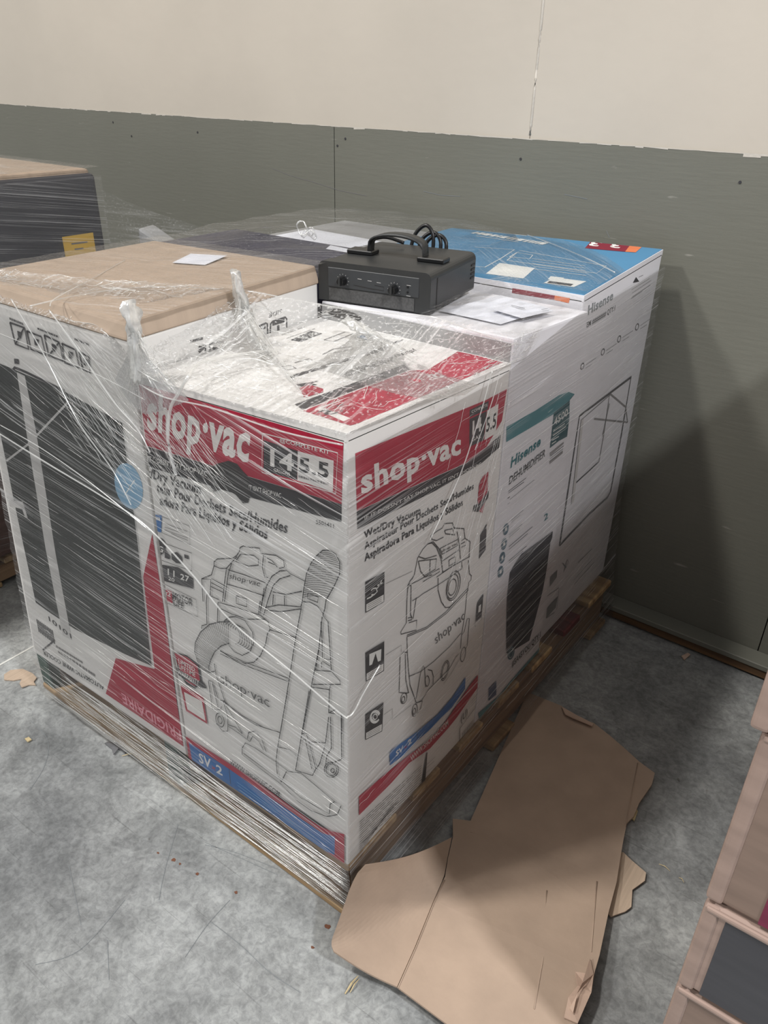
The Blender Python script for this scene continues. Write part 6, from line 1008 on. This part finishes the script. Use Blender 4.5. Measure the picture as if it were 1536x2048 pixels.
SPLINTERS = [((0.0781, -0.106, 0.002), (0.0774, -0.0702, 0.003), 0.0018, 'thick pale splinter on concrete below the cardboard flap'), ((0.0832, -0.0992, 0.002), (0.0818, -0.0731, 0.003), 0.0012, 'thin pale splinter beside the thick one below the cardboard flap'), ((-0.6398, -0.0023, 0.002), (-0.6166, 0.0217, 0.003), 0.0012, 'pale splinter beside the crumpled plastic scrap'), ((0.4108, 0.4537, 0.002), (0.4333, 0.4505, 0.003), 0.0009, 'pale splinter on dark floor right of the cardboard'), ((0.4517, 0.4478, 0.002), (0.4629, 0.4421, 0.003), 0.0009, 'short pale splinter nearest the right stack')]
STAINS = [(-0.3445, -0.1071, 0.006), (-0.3813, -0.1155, 0.003), (-0.2855, -0.1004, 0.004), (-0.1996, -0.0836, 0.004), (-0.0214, -0.0323, 0.006), (-0.0175, -0.0776, 0.004), (-0.3285, -0.106, 0.003)]
# ------------------------------------------------------------------ flattened cardboard on the floor
card = empty('flattened_cardboard', (0.2, 0.3, 0.0), 'large torn sheet of brown cardboard flattened on the floor beside the pallet', 'cardboard')
C_INV = Matrix.Translation((-0.2, -0.3, 0))
def card_piece(name, pts, mat='kraft_dark', thick=0.004, parent=card, inv=C_INV, cuts=1):
    bm = bmesh.new(); f = bm.faces.new([bm.verts.new(p) for p in pts])
    r = bmesh.ops.triangulate(bm, faces=[f])
    bmesh.ops.recalc_face_normals(bm, faces=bm.faces[:])
    if sum(fc.normal.z for fc in bm.faces) < 0: bmesh.ops.reverse_faces(bm, faces=bm.faces[:])
    g = bmesh.ops.extrude_face_region(bm, geom=bm.faces[:])
    for v in [e for e in g['geom'] if isinstance(e, bmesh.types.BMVert)]: v.co.z += thick
    bmesh.ops.recalc_face_normals(bm, faces=bm.faces[:])
    o = from_bm(name, bm, mat, None)
    if parent: o.data.transform(inv); o.parent = parent
    return o
card_piece('cardboard_panel', CARD_MAIN)
def along_(P, t):
    t *= len(P)-1; i = min(int(t), len(P)-2); f = t-i
    return Vector(P[i])*(1-f)+Vector(P[i+1])*f
V = []; F = []; NU, NV = 14, 16
for lay in (0, 1):
    for j in range(NV+1):
        for i in range(NU+1):
            a = along_(WING_IN, j/NV); b = along_(WING_OUT, j/NV); t = i/NU; p = a.lerp(b, t); p.z -= 0.014*math.sin(math.pi*t)*(1-0.5*j/NV); p.z += 0.004*lay; V.append(p)
NN = (NU+1)*(NV+1)
for j in range(NV):
    for i in range(NU):
        a = j*(NU+1)+i; F.append((a, a+1, a+NU+2, a+NU+1)); F.append((NN+a, NN+a+NU+1, NN+a+NU+2, NN+a+1))
ring = [i for i in range(NU+1)] + [j*(NU+1)+NU for j in range(1, NV+1)] + [NV*(NU+1)+i for i in range(NU-1, -1, -1)] + [j*(NU+1) for j in range(NV-1, 0, -1)]
for k in range(len(ring)):
    a, b = ring[k], ring[(k+1) % len(ring)]; F.append((a, NN+a, NN+b, b))
o = obj('cardboard_flap', V, F, 'kraft_dark'); o.data.transform(C_INV); o.parent = card
for s in CARD_CREASES:
    o = tube('crease', s, 0.0011, 'kraft_dark', None, 5); o.data.transform(C_INV); o.parent = card
for s in CARD_TORN:
    o = card_piece('torn_edge', s, 'kraft_pale', 0.0022)
o = card_piece('torn_liner', CARD_LINER, 'corrugated', 0.0025)

# ------------------------------------------------------------------ wrapped stack standing close on the right
def stack_box(name, label, x0, x1, y0, y1, z0, z1, mat, band=None, strip=True):
    e = empty(name, ((x0+x1)/2, (y0+y1)/2, z0), label, 'box')
    inv = Matrix.Translation((-(x0+x1)/2, -(y0+y1)/2, -z0))
    def add(o): o.data.transform(inv); o.parent = e; return o
    add(box('carton_body', x0, x1, y0, y1, z0+.0015, z1-.0015, mat, None, 0.010, 4))
    if strip:
        add(box('corner_protector', x0-0.003, x0+0.016, y0-0.003, y0+0.016, z0+0.002, z1-0.002, 'shaded_stack_edge', None, 0.006, 3))
        add(box('film_roll_edge', x0, x1, y0-0.004, y0+0.002, z1-0.010, z1-0.002, 'shaded_stack_edge', None, 0.003, 2))
    if band: add(box('printed_panel', band[0], band[1], y0-0.0012, y0+0.004, z0+0.004+band[2], z1-0.006-band[3], band[4], None, 0.0006, 1))
    return e
stack_box('kraft_carton', 'brown film wrapped carton at the bottom of the stack at right', 0.526, 1.15, 0.0, 1.02, 0.001, 0.352, 'shaded_stack_kraft', (0.60, 1.14, 0.0, 0.02, 'maroon_board'))
stack_box('grey_carton', 'dark grey film wrapped carton in the stack at right edge', 0.526, 1.15, 0.0, 1.02, 0.354, 0.512, 'shaded_stack_edge', (0.549, 1.14, 0.0, 0.006, 'charcoal_board'))
stack_box('maroon_carton', 'brown carton with maroon panel above the dark grey one at right', 0.524, 1.15, 0.004, 1.02, 0.514, 0.772, 'shaded_stack_kraft', (0.578, 1.14, 0.0, 0.06, 'maroon_board'))
stack_box('top_carton', 'pale edged dark carton cut by the right edge, topmost of its stack', 0.512, 1.15, -0.002, 1.02, 0.774, 1.09, 'shaded_stack_edge', (0.552, 1.14, 0.0, 0.0, 'charcoal_board'))

# ------------------------------------------------------------------ the other wrapped pallet at the left
LX = -1.45
lp = empty('wooden_pallet', (-1.95, 0.2, 0), 'wooden pallet low at left edge under dark wrapped cartons', 'pallet')
L_INV = Matrix.Translation((1.95, -0.2, 0))
def lbox(name, *a, mat='pallet_wood_y', bev=0.003):
    o = box(name, *a, mat, None, bev, 1); o.data.transform(L_INV); o.parent = lp; return o
for x in (LX-0.05, -1.95, -2.45): lbox('stringer', x, x+0.045, -0.42, 0.74, 0.018, 0.070)
for y in (-0.42, -0.26, -0.10, 0.06, 0.22, 0.38, 0.54, 0.65): lbox('deck_board', -2.45, LX, y, y+0.09, 0.0705, 0.088, mat='pallet_wood_x')
for y in (-0.42, 0.11, 0.65): lbox('bottom_board', -2.45, LX-0.004, y, y+0.09, 0.001, 0.0175, mat='pallet_wood_x')
lo = empty('brown_carton', (-1.95, 0.2, 0.089), 'reddish brown wrapped carton low at left behind the wine cooler carton', 'box')
def kid(o, e):
    o.data.transform(Matrix.Translation(-Vector(e.location))); o.parent = e; return o
kid(box('carton_body', -2.44, LX-0.004, -0.40, 0.72, 0.0895, 0.56, 'brown_board', None, 0.02, 3), lo)
up = empty('dark_carton', (-1.95, 0.2, 0.56), 'charcoal film wrapped carton with kraft top and yellow label at upper left', 'box')
kid(box('carton_body', -2.42, LX, -0.40, 0.717, 0.5615, 1.088, 'charcoal_board', None, 0.022, 4), up)
kid(box('kraft_top', -2.40, LX-0.012, -0.38, 0.705, 1.070, 1.098, 'kraft', None, 0.012, 4), up)
kid(box('yellow_label', LX-0.001, LX+0.0012, 0.581, 0.678, 0.862, 0.936, 'yellow_label', None), up)
V = []; F = []
for z, a, b in ((0.915, 0.605, 0.655), (0.900, 0.612, 0.640), (0.878, 0.61, 0.645)): stroke_quads(V, F, [(a, z), (b, z-0.001)], 0.004)
kid(obj('fine_print', [(LX+0.002, a, b) for a, b in V], F, 'ink_grey', None), up)
lw = empty('stretch_film', (-1.95, 0.2, 0.0), 'loose clear film hanging off the dark carton at left near the wall', 'plastic film')
def lsheet(name, nu, nv, fn, mat):
    V = []; UV = []; F = []
    for j in range(nv+1):
        for i in range(nu+1):
            p = fn(i/nu, j/nv); V.append(p); UV.append((p[1]*1.0+p[0], p[2]+0.15*p[1]))
    for j in range(nv):
        for i in range(nu):
            a = j*(nu+1)+i; F.append((a, a+1, a+nu+2, a+nu+1))
    return kid(obj(name, V, F, mat, None, UV, True), lw)
lsheet('side_sheet', 30, 40, lambda u, v: (LX+0.008+0.002*n3(u*20, v*40, 2), -0.40+1.125*u, 0.08+1.0*v), 'film_side')
lsheet('top_sheet', 30, 30, lambda u, v: (-2.42+0.98*u, -0.40+1.12*v, 1.103+0.003*n3(u*20, v*20, 1)), 'film_clear')
def drape(u, v):
    p0 = Vector((LX+0.006, 0.72, 1.045)); p1 = Vector((LX+0.006, 0.72, 0.62)); p2 = Vector((-1.16, 0.96, 0.93)); p3 = Vector((-1.10, 0.99, 0.62))
    p = (p0*(1-u)+p2*u)*(1-v)+(p1*(1-u)+p3*u)*v
    return (p.x+0.008*n3(u*7, v*6, 1), p.y-0.012*math.sin(u*3.1)+0.01*n3(u*6, v*8, 3), p.z-0.012*math.sin(u*3.14)*(1-v)+0.006*n3(u*9, v*6, 8))
lsheet('hanging_sheet', 30, 20, drape, 'film_clear')
bag = empty('paper_bag', (-1.36, 0.86, 0.0), 'pale grey paper bag under loose film beside the dark carton', 'bag')
kid(hexa('bag_body', [(-1.43, 0.80, 0.10), (-1.30, 0.87, 0.10), (-1.33, 0.95, 0.10), (-1.46, 0.90, 0.10), (-1.415, 0.80, 0.94), (-1.33, 0.85, 0.88), (-1.35, 0.92, 0.88), (-1.44, 0.88, 0.94)], 'grey_board', None, 0.012, 3), bag)
V = []; F = []
for z, n in ((0.876, 9), (0.852, 6)):
    for k in range(n): stroke_quads(V, F, [(k*0.0085, z-0.0012*k), (k*0.0085+0.0065, z-0.0012*k-0.0008)], 0.009)
kid(obj('smudged_lettering', [(-1.400+a*0.862, 0.806+a*0.507-0.003, b) for a, b in V], F, 'ink_grey', None), bag)

# ------------------------------------------------------------------ marks and scraps on the floor
o = obj('floor_line', [(-1.139, -0.6, 0.0008), (-1.133, -0.6, 0.0008), (-1.140, 1.0, 0.0008), (-1.146, 1.0, 0.0008)], [(0, 1, 2, 3)], 'white_strap'); tag(o, 'thin straight white line along the floor at far left', 'line marking')
def scrap(name, pts, mat, label, cat, th=0.003):
    cx = sum(p[0] for p in pts)/len(pts); cy = sum(p[1] for p in pts)/len(pts)
    bm = bmesh.new(); f = bm.faces.new([bm.verts.new((p[0]-cx, p[1]-cy, random.uniform(.0006, .003))) for p in pts]); bmesh.ops.triangulate(bm, faces=[f])
    bmesh.ops.recalc_face_normals(bm, faces=bm.faces[:])
    if sum(fc.normal.z for fc in bm.faces) < 0: bmesh.ops.reverse_faces(bm, faces=bm.faces[:])
    g = bmesh.ops.extrude_face_region(bm, geom=bm.faces[:])
    for v in [e for e in g['geom'] if isinstance(e, bmesh.types.BMVert)]: v.co.z += th
    bmesh.ops.recalc_face_normals(bm, faces=bm.faces[:])
    o = from_bm(name, bm, mat); o.location = (cx, cy, 0); return tag(o, label, cat)
for pts, mat, nm, label, cat in SCRAPS: scrap(nm, pts, mat, label, cat)
for i, (a, b, r, label) in enumerate(SPLINTERS):
    c = (Vector(a)+Vector(b))/2
    V = []; F = []; add_tube(V, F, [Vector(a)-c, Vector((0, 0, 0.004)), Vector(b)-c], [r*.6, r, r*.4], 5)
    o = obj('wood_splinter', V, F, 'straw'); o.location = c; tag(o, label, 'splinter', 'wood splinters on the floor')
for i, (x, y, r) in enumerate(STAINS):
    bm = bmesh.new(); vs = []
    for k in range(10):
        a = 2*math.pi*k/10; rr = r*random.uniform(.6, 1.1); vs.append(bm.verts.new((x+rr*math.cos(a), y+rr*.8*math.sin(a), 0.0006)))
    bm.faces.new(vs); o = from_bm('rust_stain', bm, 'rust_stain', floor)

for q in SCRATCHES:
    P = smooth_path([(a, b, 0.0007) for a, b in q], 8); V = []; F = []
    stroke_quads(V, F, [(p.x, p.y) for p in P], 0.0009)
    obj('scratch', [(a, b, 0.0007) for a, b in V], F, 'ink_greytext', floor)
